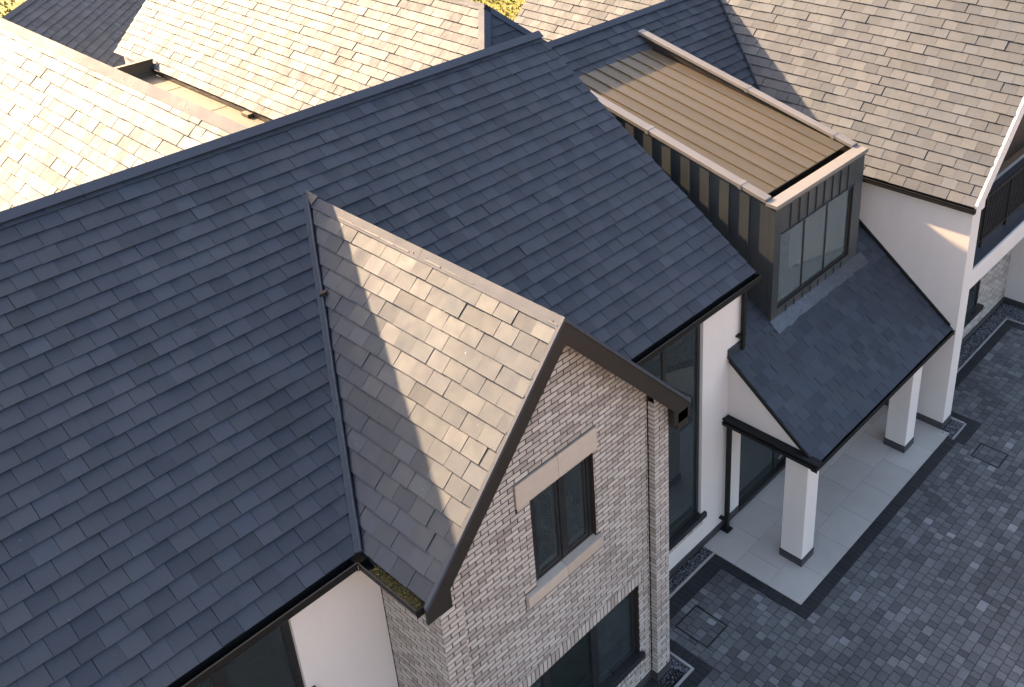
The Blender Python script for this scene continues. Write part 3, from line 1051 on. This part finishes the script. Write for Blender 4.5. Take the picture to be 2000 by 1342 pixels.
# downpipes
d1 = part('downpipe', house, 'square black downpipe from the main gutter')
MB().box(11.89, 11.96, 8.02, 8.09, 3.82, 5.10).build('pipe', 'black', d1, bevel=.008)
MB().box(11.80, 11.90, 8.04, YM, 4.10, 4.13).build('bracket', 'black', d1)
MB().box(11.885, 11.965, 8.015, 8.095, 4.09, 4.14).build('clip', 'black', d1)
d2 = part('downpipe', house, 'black downpipe at the porch corner')
MB().box(11.51, 11.585, 7.975, 8.055, .03, 2.47).build('pipe', 'black', d2, bevel=.008)
MB().box(11.47, 11.63, 7.93, 8.10, .018, .05).build('shoe', 'black', d2)
MB().box(11.44, 11.52, 8.03, YM, .30, .33).build('bracket', 'black', d2)
# barge boards of the brick gable
for sgn, xe in ((-1, GX0), (1, GX1)):
    b_ = MB()
    ux, uz = (RX - xe), (RZ - GZ)
    y0 = 6.80
    lx = RX + sgn * (abs(ux) + .06)
    lz = GZ - .06 * uz / abs(ux)
    b_.ext([(RX, y0, RZ + .012), (lx, y0, lz + .012), (lx, y0, lz - .20), (lx - sgn * .34, y0, lz - .20), (lx - sgn * .34, y0, lz - .20 + .34 * uz / abs(ux) - .12), (RX, y0, RZ - .31)], (0, .03, 0))
    b_.build('barge_board', 'bronze', house, label='dark bronze barge board of the brick gable')
    c_ = MB()
    c_.ext([(RX, y0 - .014, RZ + .058), (lx, y0 - .014, lz + .058), (lx, y0 - .014, lz + .004), (RX, y0 - .014, RZ + .004)], (0, .05, 0))
    c_.build('verge_trim', 'ridge', house)
bx_ = MB().box(8.58, 8.80, 6.80, 6.99, 4.85, 5.14)
bx_.build('barge_box', 'bronze', house, bevel=.006)
MB().box(8.80, 8.91, 6.835, 6.90, 5.07, 5.19).build('gutter_end', 'bronze', house)
# main verge at the right end
MB().ext([(12.13, 7.98, 5.235), (12.13, 12.82, 8.402), (12.13, 12.82, 8.30), (12.13, 7.98, 5.13)], (.018, 0, 0)).build('verge_trim', 'bronze', house)
# wing: white fascia along the verge
fz = lambda x, d: DE[1] + (x - DE[0]) - d
MB().ext([(DE[0] + .02, DY0, fz(DE[0] + .02, -.005)), (DR, DY0, fz(DR, -.005)), (DR, DY0, fz(DR, .44)), (17.07, DY0, fz(17.07, .46)), (17.07, DY0, 5.06), (XD - .02, DY0, 5.06), (DE[0] + .12, DY0, 5.2)], (0, .12, 0)).build('verge_board', 'render', house, label='white verge board of the sunlit roof', bevel=.004)
MB().ext([(DE[0], DY0 - .03, fz(DE[0], -.055)), (DR, DY0 - .03, fz(DR, -.055)), (DR, DY0 - .03, fz(DR, .012)), (DE[0], DY0 - .03, fz(DE[0], .012))], (0, .045, 0)).build('verge_trim', 'render', house)
# balcony rail
rl = part('railing', house, 'black metal balcony railing')
RY = 6.50
for a in (17.25, 18.05, 19.29, 20.53, 21.77):
    MB().box(a - .025, a + .025, RY - .025, RY + .025, 3.66, 4.80).build('post', 'rail', rl)
MB().box(17.1, 24.2, RY - .03, RY + .03, 4.78, 4.82).build('handrail', 'rail', rl, bevel=.006)
MB().box(17.1, 24.2, RY - .015, RY + .015, 3.80, 3.84).build('bottom_rail', 'rail', rl)
x = 17.15
while x < 22.5:
    if min(abs(x - a) for a in (17.25, 18.05, 19.29, 20.53, 21.77)) > .04:
        MB().box(x - .008, x + .008, RY - .008, RY + .008, 3.84, 4.78).build('baluster', 'rail', rl)
    x += .103

# ------------------------------------------------------------------ porch columns
for cx in (11.66, 15.51):
    c_ = part('column', house, 'square white porch column nearer the brick gable' if cx < 12 else 'square white porch column beside the right hand wall')
    MB().box(cx + .012, cx + .392, 6.485, 6.925, .165, 2.42).build('shaft', 'render', c_, bevel=.006)
    for k in range(2):
        MB().box(cx - .002 * k, cx + .404, 6.473, 6.94, .004 + .081 * k, .079 + .081 * k).build('plinth_course', 'plinth', c_)

# ------------------------------------------------------------------ ridge caps, hips, valleys
def caps(roof, a, b, n1, n2, wid, seg, screws=True, t=.012, seed=1):
    """folded ridge cap: runs from a to b, its wings lie along the unit vectors n1 and n2 (down the slopes)"""
    a, b, n1, n2 = Vector(a), Vector(b), Vector(n1).normalized(), Vector(n2).normalized()
    d = (b - a)
    L = d.length
    d.normalize()
    up = -(n1 + n2).normalized()
    n = max(1, round(L / seg))
    for i in range(n):
        p, q = a + d * (L * i / n + .0015), a + d * (L * (i + 1) / n - .0015)
        mb = MB()
        for w_ in (n1, n2):
            o = up * .056
            nn = up - w_ * up.dot(w_)
            nn.normalize()
            mb.ext([p + o, p + o + w_ * wid, p + o + w_ * wid - nn * t, p + o - up * t * 1.2], q - p)
        c_ = mb.build('ridge_cap', 'ridge', roof)
        if screws:
            for s in (.12, L / n - .12):
                for w_ in (n1, n2):
                    nn = up - w_ * up.dot(w_)
                    nn.normalize()
                    c = p + d * s + up * .056 + w_ * wid * .62
                    sb = MB()
                    r_ = .012
                    e1, e2 = d, w_
                    sb.ext([c + e1 * (r_ * math.cos(k * math.pi / 3)) + e2 * (r_ * math.sin(k * math.pi / 3)) - nn * .002 for k in range(6)], nn * .008)
                    sb.build('screw', 'bronze', roof)


dn = lambda a, x, y: Vector((x * math.cos(a), y * math.cos(a), -math.sin(a)))
caps(main_roof, (-4, 12.82, 8.425), (12.16, 12.82, 8.425), dn(AM, 0, -1), dn(AM, 0, 1), .15, 2.0, False)
caps(gable_roof, (RX, 6.80, RZ), (RX, vy(RZ) - .02, RZ), dn(AG, -1, 0), dn(AG, 1, 0), .155, 2.45)
A45 = math.radians(45)
caps(rear_a, (R1X, 13.3, R1Z), (R1X, 25.2, R1Z), dn(A45, -1, 0), dn(A45, 1, 0), .19, 2.0)
caps(rear_b, (R2X, R2Y, R2Z), (R2X, 28.6, R2Z), dn(A45, -1, 0), dn(A45, 1, 0), .16, 2.0, False)
hd1 = Vector((-1, -1, -1)).normalized()
hd2 = Vector((1, -1, -1)).normalized()


def hipw(hd, n):
    """unit vector in the plane with normal n, square to hd, pointing down"""
    w_ = Vector(n).normalized().cross(hd).normalized()
    return w_ if w_.z < 0 else -w_


AP2 = Vector((R2X, R2Y, R2Z))
caps(rear_b, AP2, AP2 + hd1 * 3.6, hipw(hd1, (-1, 0, 1)), hipw(hd1, (0, -1, 1)), .15, 1.8, False)
caps(rear_b, AP2, AP2 + hd2 * 3.6, hipw(hd2, (1, 0, 1)), hipw(hd2, (0, -1, 1)), .15, 1.8, False)
ALK = math.atan(TL)
caps(link_roof, (11.9, LR[0], LR[1]), (19.0, LR[0], LR[1]), dn(ALK, 0, -1), dn(ALK, 0, 1), .15, 2.0, False)
caps(wing_roof, (DR, DY0, DE[1] + L_), (DR, DY1, DE[1] + L_), dn(A45, -1, 0), dn(A45, 1, 0), .16, 2.0, False)
# lead in the left valley of the brick gable: a rolled strip with a few clips
va, vb = Vector((GX0 - .02, vy(GZ) - .05, GZ)), Vector((RX, vy(RZ), RZ))
rnd = random.Random(5)
vd = (vb - va)
side = vd.cross(Vector((0, 0, 1))).normalized()
mv = MB()
pts = [va + vd * (i / 26) + Vector((0, 0, .05 + rnd.uniform(-.003, .003))) + side * rnd.uniform(-.003, .003) - side * .035 for i in range(27)]
mv.tube(pts, .021, 8)
mv.build('valley_roll', 'lead', gable_roof, label='lead roll along the shaded valley')
ms = MB()
up_ = Vector((0, 0, .056))
ms.ext([va + up_ - side * .02, vb + up_ - side * .02, vb + up_ - side * .105 + Vector((0, 0, .008)), va + up_ - side * .105 + Vector((0, 0, .002))], (0, 0, -.02))
ms.build('valley_lead', 'lead', gable_roof)
cp = va.lerp(vb, .675)
MB().bar(cp - side * .06 + up_, cp + side * .03 + up_ + Vector((0, 0, .02)), .07, .055).build('valley_clip', 'black', gable_roof)
# lead saddle where the gable ridge meets the main slope
apx = Vector((RX, vy(RZ), RZ))
MB().add([apx + Vector((-.10, -.16, -.02)), apx + Vector((0, -.20, .085)), apx + Vector((.10, -.16, -.02)), apx + Vector((0, .10, .10)),
          apx + Vector((-.10, -.16, -.06)), apx + Vector((0, -.20, .0)), apx + Vector((.10, -.16, -.06)), apx + Vector((0, .10, .02))],
         [(0, 1, 3), (1, 2, 3), (4, 7, 5), (5, 7, 6), (0, 4, 5, 1), (1, 5, 6, 2), (2, 6, 7, 3), (3, 7, 4, 0)]).build('lead_saddle', 'lead', gable_roof)
# valley board between link and wing
vl0 = Vector((DE[0] + (zl(8.5) - DE[1]), 8.5, zl(8.5)))
vpt = lambda y: Vector((DE[0] + (zl(y) - DE[1]), y, zl(y)))
q0, q1 = vpt(10.6), vpt(LR[0])
vv = MB()
wn_ = Vector((-.075, -.03, .03))
vv.ext([q0 + Vector((0, 0, .055)), q1 + Vector((0, 0, .055)), q1 + wn_ + Vector((0, 0, .025)), q0 + wn_ + Vector((0, 0, .025))], (0, 0, -.012))
vv.build('valley_lead', 'lead', wing_roof)

# ------------------------------------------------------------------ slates
bpy.context.view_layer.update()
c, s = math.cos(AM), math.sin(AM)
LM = 4.82 / c
av = (vy(RZ) - 8.0) / c
la_ = (GX0 + 4, (vy(GZ) - 8.0) / c)
ra_ = (GX1 + 4, la_[1])
apx_ = (RX + 4, av)


def clip_main(z):
    if min(p[1] for p in z) >= av - .02:
        return [z]
    out = []
    # left of the left valley
    ax, ay = apx_[0] - la_[0], apx_[1] - la_[1]
    n_ = math.hypot(ax, ay)
    dl = [(-ay * (p[0] - la_[0]) + ax * (p[1] - la_[1])) / n_ - .06 for p in z]
    if min(dl) >= 0:
        return [z]
    bx2, by2 = apx_[0] - ra_[0], apx_[1] - ra_[1]
    m_ = math.hypot(bx2, by2)
    dr_ = [(by2 * (p[0] - ra_[0]) - bx2 * (p[1] - ra_[1])) / m_ - .03 for p in z]
    if min(dr_) >= 0:
        return [z]
    if max(dl) > 0:
        q = clip_half(z, -ay / n_, ax / n_, (ay * la_[0] - ax * la_[1]) / n_ - .06)
        if len(q) > 2:
            out.append(q)
    if max(dr_) > 0:
        q = clip_half(z, by2 / m_, -bx2 / m_, (-by2 * ra_[0] + bx2 * ra_[1]) / m_ - .03)
        if len(q) > 2:
            out.append(q)
    return out


slates(main_roof, (-4, 8.0, 5.247), (1, 0, 0), (0, c, s), 16.145, LM - .05, 300, clip_main, 21, w=.245)
# gable, left slope: u runs from the back to the front
cg, sg = math.cos(AG), math.sin(AG)
LG = (RX - GX0) / cg
yb = vy(RZ) + .3
# valley line in (u,v): at v=0 y=vy(GZ), at v=LG y=vy(RZ)
u0_, u1_ = yb - vy(GZ), yb - vy(RZ)


def clip_gable(z):
    a_, b_ = LG, -(u1_ - u0_)
    n_ = math.hypot(a_, b_)
    q = clip_half(z, a_ / n_, b_ / n_, -a_ * u0_ / n_ - .03)
    if len(q) == len(z) and all(abs(p[0] - w[0]) < 1e-9 and abs(p[1] - w[1]) < 1e-9 for p, w in zip(q, z)):
        return [z]
    return [q] if len(q) > 2 else []


slates(gable_roof, (GX0, yb, GZ), (0, -1, 0), (cg, 0, sg), yb - 6.83, LG - .06, 300, clip_gable, 4, w=.305, lift=1.35)
slates(gable_roof, (GX1, 6.83, GZ), (0, 1, 0), (-cg, 0, sg), 3.0, LG - .06, 0, None, 5)
# right wing
c45 = math.cos(A45)
LD = L_ / c45
# valley with the link roof: below it the slates stop
yD1 = DY1 - .02


def clip_wing(z):
    # link plane: keep wing slates above the link roof; z_w = DE1+v*s45 ; z_l = zl(y) for y<=LR0, back slope beyond
    out = z
    if min(yD1 - p[0] for p in z) < LR[0] - .01:
        # y = yD1-u ; condition DE1+v*c45 - (3.82+(yD1-u-YM)*TL) - .02 >= 0
        q = clip_half(z, TL, c45, DE[1] - 3.82 - (yD1 - YM) * TL - .02)
        if len(q) != len(z):
            return [q] if len(q) > 2 else []
        if any(abs(p[0] - w[0]) > 1e-9 or abs(p[1] - w[1]) > 1e-9 for p, w in zip(q, z)):
            return [q]
    return [out]


slates(wing_roof, (DE[0], yD1, DE[1]), (0, -1, 0), (c45, 0, c45), yD1 - DY0 - .006, LD - .06, 300, clip_wing, 9, lift=1.35)
# porch and link
cp_, sp_ = math.cos(math.atan(TP)), math.sin(math.atan(TP))
slates(porch_roof, (11.60, PE[0] - .02, PE[1] - .015), (1, 0, 0), (0, cp_, sp_), XD - 11.605, (YM - PE[0] + .03) / cp_, 300, None, 14, w=.25)
cl_, sl_ = math.cos(ALK), math.sin(ALK)
LL = (LR[0] - YM) / cl_


def clip_link(z):
    # leave the dormer open, stop at the wing valley
    u0, u1 = DX0 - 11.95, DX1 - 11.95
    vtop = (13.25 - YM) / cl_
    if max(p[1] for p in z) < vtop:
        out = []
        q = clip_half(z, -1, 0, u0 - .02)
        if len(q) > 2:
            out.append(q)
        q = clip_half(z, 1, 0, -u1 - .02)
        if len(q) > 2:
            out.append(q)
    else:
        out = [z]
    res = []
    for q in out:
        # x <= DE0 + (zl(y)-DE1)
        w = clip_half(q, -1, sl_, DE[0] - DE[1] + 3.82 - 11.95 - .02) if max(p[1] for p in q) > (10.4 - YM) / cl_ else q
        if len(w) > 2:
            res.append(z if w == z else w)
    return res


slates(link_roof, (11.95, YM, 3.82), (1, 0, 0), (0, cl_, sl_), 8.2, LL - .06, 200, clip_link, 15, w=.245)
# rear roofs
L1 = 2.91 / c45
slates(rear_a, (R1X - 2.91, 25.15, R1Z - 2.91), (0, -1, 0), (c45, 0, c45), 12.0, L1 - .06, 300, None, 16, lift=1.35)
L2 = E2 / c45


def clip_hipl(z):
    # left slope of rear_b: u from y=28.55 towards the front, hip cuts the front end
    q = clip_half(z, -1, -c45, 28.55 - (R2Y - E2) - .02)
    if len(q) == len(z) and all(abs(p[0] - w[0]) < 1e-9 and abs(p[1] - w[1]) < 1e-9 for p, w in zip(q, z)):
        return [z]
    return [q] if len(q) > 2 else []


slates(rear_b, (R2X - E2, 28.55, R2Z - E2), (0, -1, 0), (c45, 0, c45), 28.55 - R2Y + E2, L2 - .05, 300, clip_hipl, 17, lift=1.35)


def clip_hipf(z):
    q = clip_half(z, 1, -c45, -.02)
    q = clip_half(q, -1, -c45, 2 * E2 - .02) if len(q) > 2 else []
    return [q] if len(q) > 2 else []


slates(rear_b, (R2X - E2, R2Y - E2, R2Z - E2), (1, 0, 0), (0, c45, c45), 2 * E2, L2 - .05, 60, clip_hipf, 18)
# outbuilding, side towards the house
pv = Vector((-gn.x, -gn.y, .8)).normalized()
slates(out_roof, a0 + gn * RUN + z * (HR - RUN * .8), gd, pv, 18, RUN * math.hypot(1, .8) - .05, 300, None, 19)
caps(out_roof, a0 + z * HR, a1 + z * HR, (gn * 1 - z * .8), (gn * -1 - z * .8), .15, 2.0, False)

# ------------------------------------------------------------------ bricks
rnd = random.Random(31)
BL, BH = .225, .075


def brickwork(wall, F, u0_, u1_, v0, v1, holes, budget, clipf=None, phase=0.0, depth=.006, soldiers=()):
    pcs = []
    k = 0
    v = v0
    u0, u1 = u0_ - .007, u1_ + .007
    while v < v1 - .02:
        u = u0_ - ((k + phase) % 2) * BL / 2
        while u < u1:
            for r in minus([(max(u, u0), v, min(u + BL, u1), min(v + BH, v1))], holes):
                if clipf:
                    z_ = [(r[0] + .008, r[1] + .008), (r[2] - .008, r[1] + .008), (r[2] - .008, r[3] - .008), (r[0] + .008, r[3] - .008)]
                    q = clipf(z_)
                    if len(q) < 3 or area(q) < .0004 or r[2] - r[0] < .02:
                        continue
                    if q != z_:
                        vs, fs = plate([(p[0] - r[0], p[1] - r[1]) for p in q], lambda a, b: depth, depth, .0)
                        pcs.append((Matrix.Translation((r[0], r[1], rnd.uniform(-.0015, .0015))), vs, fs, None))
                        continue
                p_ = rect_piece(*r, depth, .016, rnd, .002, .001, 'b')
                if p_:
                    pcs.append(p_)
            u += BL
        v += BH
        k += 1
    for (a, b, za, zb) in soldiers:
        n_ = round((b - a) / .075)
        for i in range(n_):
            p_ = rect_piece(a + (b - a) / n_ * i, za, a + (b - a) / n_ * (i + 1), zb, depth + .002, .015, rnd, .002, .001, 's')
            if p_:
                pcs.append(p_)
    return emit(wall, 'brick', 'brick_courses', F, pcs, 'brick', budget)


FB = frame((0, BW + .009, 0), (1, 0, 0), (0, 0, 1))
slope = (RZ - GZ) / (RX - GX0)


def clip_gab(zp_):
    # under the barge boards
    q = clip_half(zp_, slope, -1, GZ - slope * GX0 - .16)
    q = clip_half(q, -slope, -1, GZ + slope * GX1 - .16) if len(q) > 2 else []
    return q


SOL = (5.03, 8.08, 2.226, 2.444)
holes = [W1, W2, (LIN[0] - .004, 5.262, LIN[2] + .004, LIN[3] + .004), (SILL[0] - .004, SILL[1] - .004, SILL[2] + .004, SILL[3] + .004), (5.0, .725, 8.06, .80),
         (SOL[0], SOL[2], SOL[1], SOL[3]), (5.03, .50, 8.08, .722)]
brickwork(brick_wall, FB, 4.86, 8.262, BZ, 7.5, holes, 300, clip_gab, 0, soldiers=(SOL, (5.03, 8.08, .502, .722)))
FP = frame((0, PW + .009, 0), (1, 0, 0), (0, 0, 1))
brickwork(brick_wall, FP, 4.537, 4.852, BZ, 5.5, [], 0, clip_gab)
brickwork(brick_wall, FP, 8.272, 8.574, BZ, 5.5, [], 60, clip_gab)
# left return of the bay and of the right pilaster (faces -x)
FL = frame((4.544, 0, 0), (0, -1, 0), (0, 0, 1))
brickwork(brick_wall, FL, -(YM - .01), -(PW - .003), BZ, 5.06, [], 60, None, 1)
FR = frame((8.279, 0, 0), (0, -1, 0), (0, 0, 1))
brickwork(brick_wall, FR, -(BW - .005), -(PW - .002), BZ, 5.43, [], 0, None, 1)
FX = frame((8.567, 0, 0), (0, 1, 0), (0, 0, 1))
brickwork(brick_wall, FX, PW, YM - .02, BZ, 5.06, [], 0)
FD = frame((0, 7.209, 0), (1, 0, 0), (0, 0, 1))
brickwork(rec_wall, FD, 17.07, 22.2, BZ, 3.2, [(18.6, .84, 20.3, 2.18), (18.5, .76, 20.42, .84)], 60)
FS = frame((0, YM + .002, 0), (1, 0, 0), (0, 0, 1))
sp = []
n_ = 28
for i in range(n_):
    p_ = rect_piece(8.9 + 2.05 / n_ * i, .56, 8.9 + 2.05 / n_ * (i + 1), .722, .012, .008, rnd, .003, .001, 't')
    sp.append(p_)
emit(wall_main, 'brick', 'brick_courses', FS, sp, 'brick', 40)

# ------------------------------------------------------------------ paving
FG = frame((0, 0, 0), (1, 0, 0), (0, 1, 0))
porch = MB().box(10.957, XD - .01, 6.04, YM - .01, -.05, -.012).build('porch_floor', 'sand', kind='structure', label='pale grey porcelain tiled porch floor')
rnd = random.Random(41)
pcs = []
TW, TH = .84, .689
yy = 6.038
k = 0
while yy < YM - .05:
    x = 10.957 - (TW / 2 if k % 2 else 0) - (.07 if k % 2 == 0 else 0)
    while x < XD:
        a, b = max(x, 10.957), min(x + TW, XD - .012)
        p_ = rect_piece(a, yy, b, min(yy + TH, YM - .012), .016, .005, rnd, .0015, .0004, 'tile')
        if p_:
            pcs.append((Matrix.Translation((0, 0, -.010)) @ p_[0],) + p_[1:])
        x += TW
    yy += TH
    k += 1
emit(porch, 'tile', 'tile_rows', FG, pcs, 'tile', 60)

# gravel margins, edging kerbs, charcoal bands : plan rectangles
GRAVEL = [(8.59, 6.71, 8.765, 7.88), (4.0, 6.71, 8.59, 6.955), (8.765, 7.88, 10.95, 8.105), (8.59, 7.88, 8.765, 8.105),
          (16.56, 5.935, 17.12, 6.20), (17.08, 6.20, 17.12, 6.84), (17.12, 6.86, 21.55, 7.18), (21.57, 5.0, 22.18, 7.18)]
KERB = [(4.0, 6.66, 8.815, 6.70), (8.775, 6.70, 8.815, 7.83), (8.775, 7.835, 10.95, 7.875),
        (16.52, 5.89, 17.165, 5.93), (17.125, 5.93, 17.165, 6.81), (17.165, 6.815, 21.56, 6.855), (21.52, 5.0, 21.56, 6.81)]
BAND = [(4.0, 6.44, 9.02, 6.655), (8.82, 6.655, 9.02, 7.56), (8.82, 7.56, 10.95, 7.83), (10.755, 6.035, 10.952, 7.56), (10.755, 5.81, 16.515, 6.033),
        (16.515, 5.66, 17.17, 5.885), (17.17, 5.66, 17.38, 6.60), (17.17, 6.60, 21.5, 6.81), (21.28, 5.0, 21.515, 6.60)]
pcs = []
for r in KERB:
    lx, ly = r[2] - r[0], r[3] - r[1]
    n_ = max(1, round(max(lx, ly) / .915))
    for i in range(n_):
        q = (r[0] + lx * i / n_, r[1], r[0] + lx * (i + 1) / n_, r[3]) if lx > ly else (r[0], r[1] + ly * i / n_, r[2], r[1] + ly * (i + 1) / n_)
        p_ = rect_piece(*q, .06, .004, rnd, .006, .002, 'k')
        pcs.append((Matrix.Translation((0, 0, -.035)) @ p_[0],) + p_[1:])
emit(drive, 'edging_kerb', 'edging_kerbs', FG, pcs, 'kerb', 100)
pcs = []
for r in BAND:
    lx, ly = r[2] - r[0], r[3] - r[1]
    al = lx > ly
    L, Wd = (lx, ly) if al else (ly, lx)
    n_ = max(1, round(L / .105))
    for i in range(n_):
        q = (r[0] + lx * i / n_, r[1], r[0] + lx * (i + 1) / n_, r[3]) if al else (r[0], r[1] + ly * i / n_, r[2], r[1] + ly * (i + 1) / n_)
        p_ = rect_piece(*q, .03, .0035, rnd, .003, .001, 'c')
        pcs.append((Matrix.Translation((0, 0, -.029)) @ p_[0],) + p_[1:])
emit(drive, 'edging_block', 'edging_blocks', FG, pcs, 'charcoal', 200)

MH = [(9.26, 6.74, 9.83, 7.41), (16.30, 4.84, 16.80, 5.42)]
skip = GRAVEL + KERB + BAND + [(2, 6.655, 8.82, 9.5), (8.82, 7.56, 24, 9.5), (10.8, 6.0, 16.7, 9.5), (16.6, 5.9, 17.15, 9.5), (17.15, 6.60, 24, 9.5), (21.5, 5.0, 24, 9.5)]
for m_ in MH:
    t = .018
    skip += [(m_[0], m_[1], m_[2], m_[1] + t), (m_[0], m_[3] - t, m_[2], m_[3]), (m_[0], m_[1], m_[0] + t, m_[3]), (m_[2] - t, m_[1], m_[2], m_[3])]
pcs = []
yy = .6
while yy < 7.56:
    hgt = .158
    x = 5.0 - rnd.uniform(0, .2)
    while x < 22.5:
        ln = rnd.choice((.118, .158, .158, .158, .198, .238))
        for r in minus([(x, yy, x + ln, yy + hgt)], skip):
            p_ = rect_piece(*r, .03, .007, rnd, .006, .0015, 'sett')
            if p_:
                t_ = Matrix.Rotation(rnd.gauss(0, .006), 4, 'Z') @ Matrix.Rotation(rnd.gauss(0, .004), 4, 'X')
                pcs.append((Matrix.Translation((0, 0, -.031)) @ p_[0] @ t_,) + p_[1:])
        x += ln
    yy += hgt
emit(drive, 'sett', 'sett_rows', FG, pcs, 'sett', 300)

for i, m_ in enumerate(MH):
    mh = MB()
    t = .012
    z0, z1 = -.03, .002
    mh.box(m_[0], m_[2], m_[1], m_[1] + t, z0, z1).box(m_[0], m_[2], m_[3] - t, m_[3], z0, z1).box(m_[0], m_[0] + t, m_[1] + t, m_[3] - t, z0, z1).box(m_[2] - t, m_[2], m_[1] + t, m_[3] - t, z0, z1)
    o = mh.build('manhole_frame', 'bronze')
    o['label'] = ('rusty recessed manhole frame set in the paving between brick gable and porch', 'recessed manhole frame in the paving in front of the right porch end')[i]
    o['category'] = 'manhole'
    o['group'] = 'recessed manhole frames in the driveway'

# gravel
gm = MB()
rnd = random.Random(8)
oc = [(1, 0, 0), (-1, 0, 0), (0, 1, 0), (0, -1, 0), (0, 0, 1), (0, 0, -1)]
of = [(0, 2, 4), (2, 1, 4), (1, 3, 4), (3, 0, 4), (2, 0, 5), (1, 2, 5), (3, 1, 5), (0, 3, 5)]
for r in GRAVEL:
    n_ = int((r[2] - r[0]) * (r[3] - r[1]) * 2600)
    if r[0] == 4.0:
        n_ = n_ // 2
    for i in range(n_):
        px, py = rnd.uniform(r[0] + .01, r[2] - .01), rnd.uniform(r[1] + .01, r[3] - .01)
        if r[0] == 4.0 and px < 7:
            continue
        sc = [rnd.uniform(.007, .017) for _ in range(3)]
        T = Matrix.Translation((px, py, rnd.uniform(-.008, .006))) @ Matrix.Rotation(rnd.uniform(0, 6.3), 4, 'Z') @ Matrix.Rotation(rnd.uniform(-.8, .8), 4, 'X')
        gm.add([T @ Vector((v[0] * sc[0] * 1.3, v[1] * sc[1], v[2] * sc[2] * .7)) for v in oc], of)
gv = gm.build('gravel', 'pebble', kind='stuff', label='grey slate chippings in the margins along the walls')
dc = thing('channel_drain', (7.7, 6.80, 0), 'black channel drain lying in the gravel below the brick gable', 'drain')
MB().box(5.5, 8.625, 6.735, 6.75, -.03, .022).box(5.5, 8.625, 6.84, 6.855, -.03, .022).box(5.5, 8.625, 6.75, 6.84, -.03, -.002).box(8.61, 8.625, 6.75, 6.84, -.03, .022).build('channel', 'black', dc)

# ------------------------------------------------------------------ moss in the gable gutter
mm = MB()
rnd = random.Random(12)
for i in range(2200):
    y = rnd.uniform(6.90, 7.72)
    x = GX0 + .02 - rnd.uniform(.02, .145)
    dens = .5 + .5 * math.sin(y * 9.0)
    if rnd.random() > .35 + .65 * dens:
        continue
    h = rnd.uniform(.005, .035)
    p = Vector((x, y, 5.148 + rnd.uniform(0, .04)))
    d = Vector((rnd.uniform(-.02, .02), rnd.uniform(-.025, .025), h))
    w_ = Vector((rnd.uniform(-1, 1), rnd.uniform(-1, 1), rnd.uniform(-.3, .3))).normalized() * rnd.uniform(.004, .010)
    mm.add([p - w_, p + w_, p + d], [(0, 1, 2)])
    mm.add([p + w_, p - w_, p + d * .8 + w_.cross(Vector((0, 0, 1))) * 1.5], [(0, 1, 2)])
mm.box(GX0 - .125, GX0 + .015, 6.88, 7.75, 5.105, 5.150)
mo = mm.build('moss', 'moss', kind='stuff', label='yellow green moss lying in the gutter of the brick gable')

# ------------------------------------------------------------------ grass tufts on the visible lawn
gr = MB()
rnd = random.Random(77)
for cx, cy, rx, ry, nn in ((23.0, 47.0, 5, 6, 2200), (15, 57, 9, 9, 3200), (29, 36, 5, 7, 2500)):
    for i in range(nn):
        x, y = rnd.uniform(cx - rx, cx + rx), rnd.uniform(cy - ry, cy + ry)
        h = rnd.uniform(.06, .22)
        a = rnd.uniform(0, 6.28)
        w_ = Vector((math.cos(a), math.sin(a), 0)) * rnd.uniform(.03, .10)
        p = Vector((x, y, -.06))
        gr.add([p - w_, p + w_, p + Vector((rnd.uniform(-.1, .1), rnd.uniform(-.1, .1), h))], [(0, 1, 2)])
gr.build('grass', 'grass', kind='stuff', label='tufted sunlit grass of the lawn')
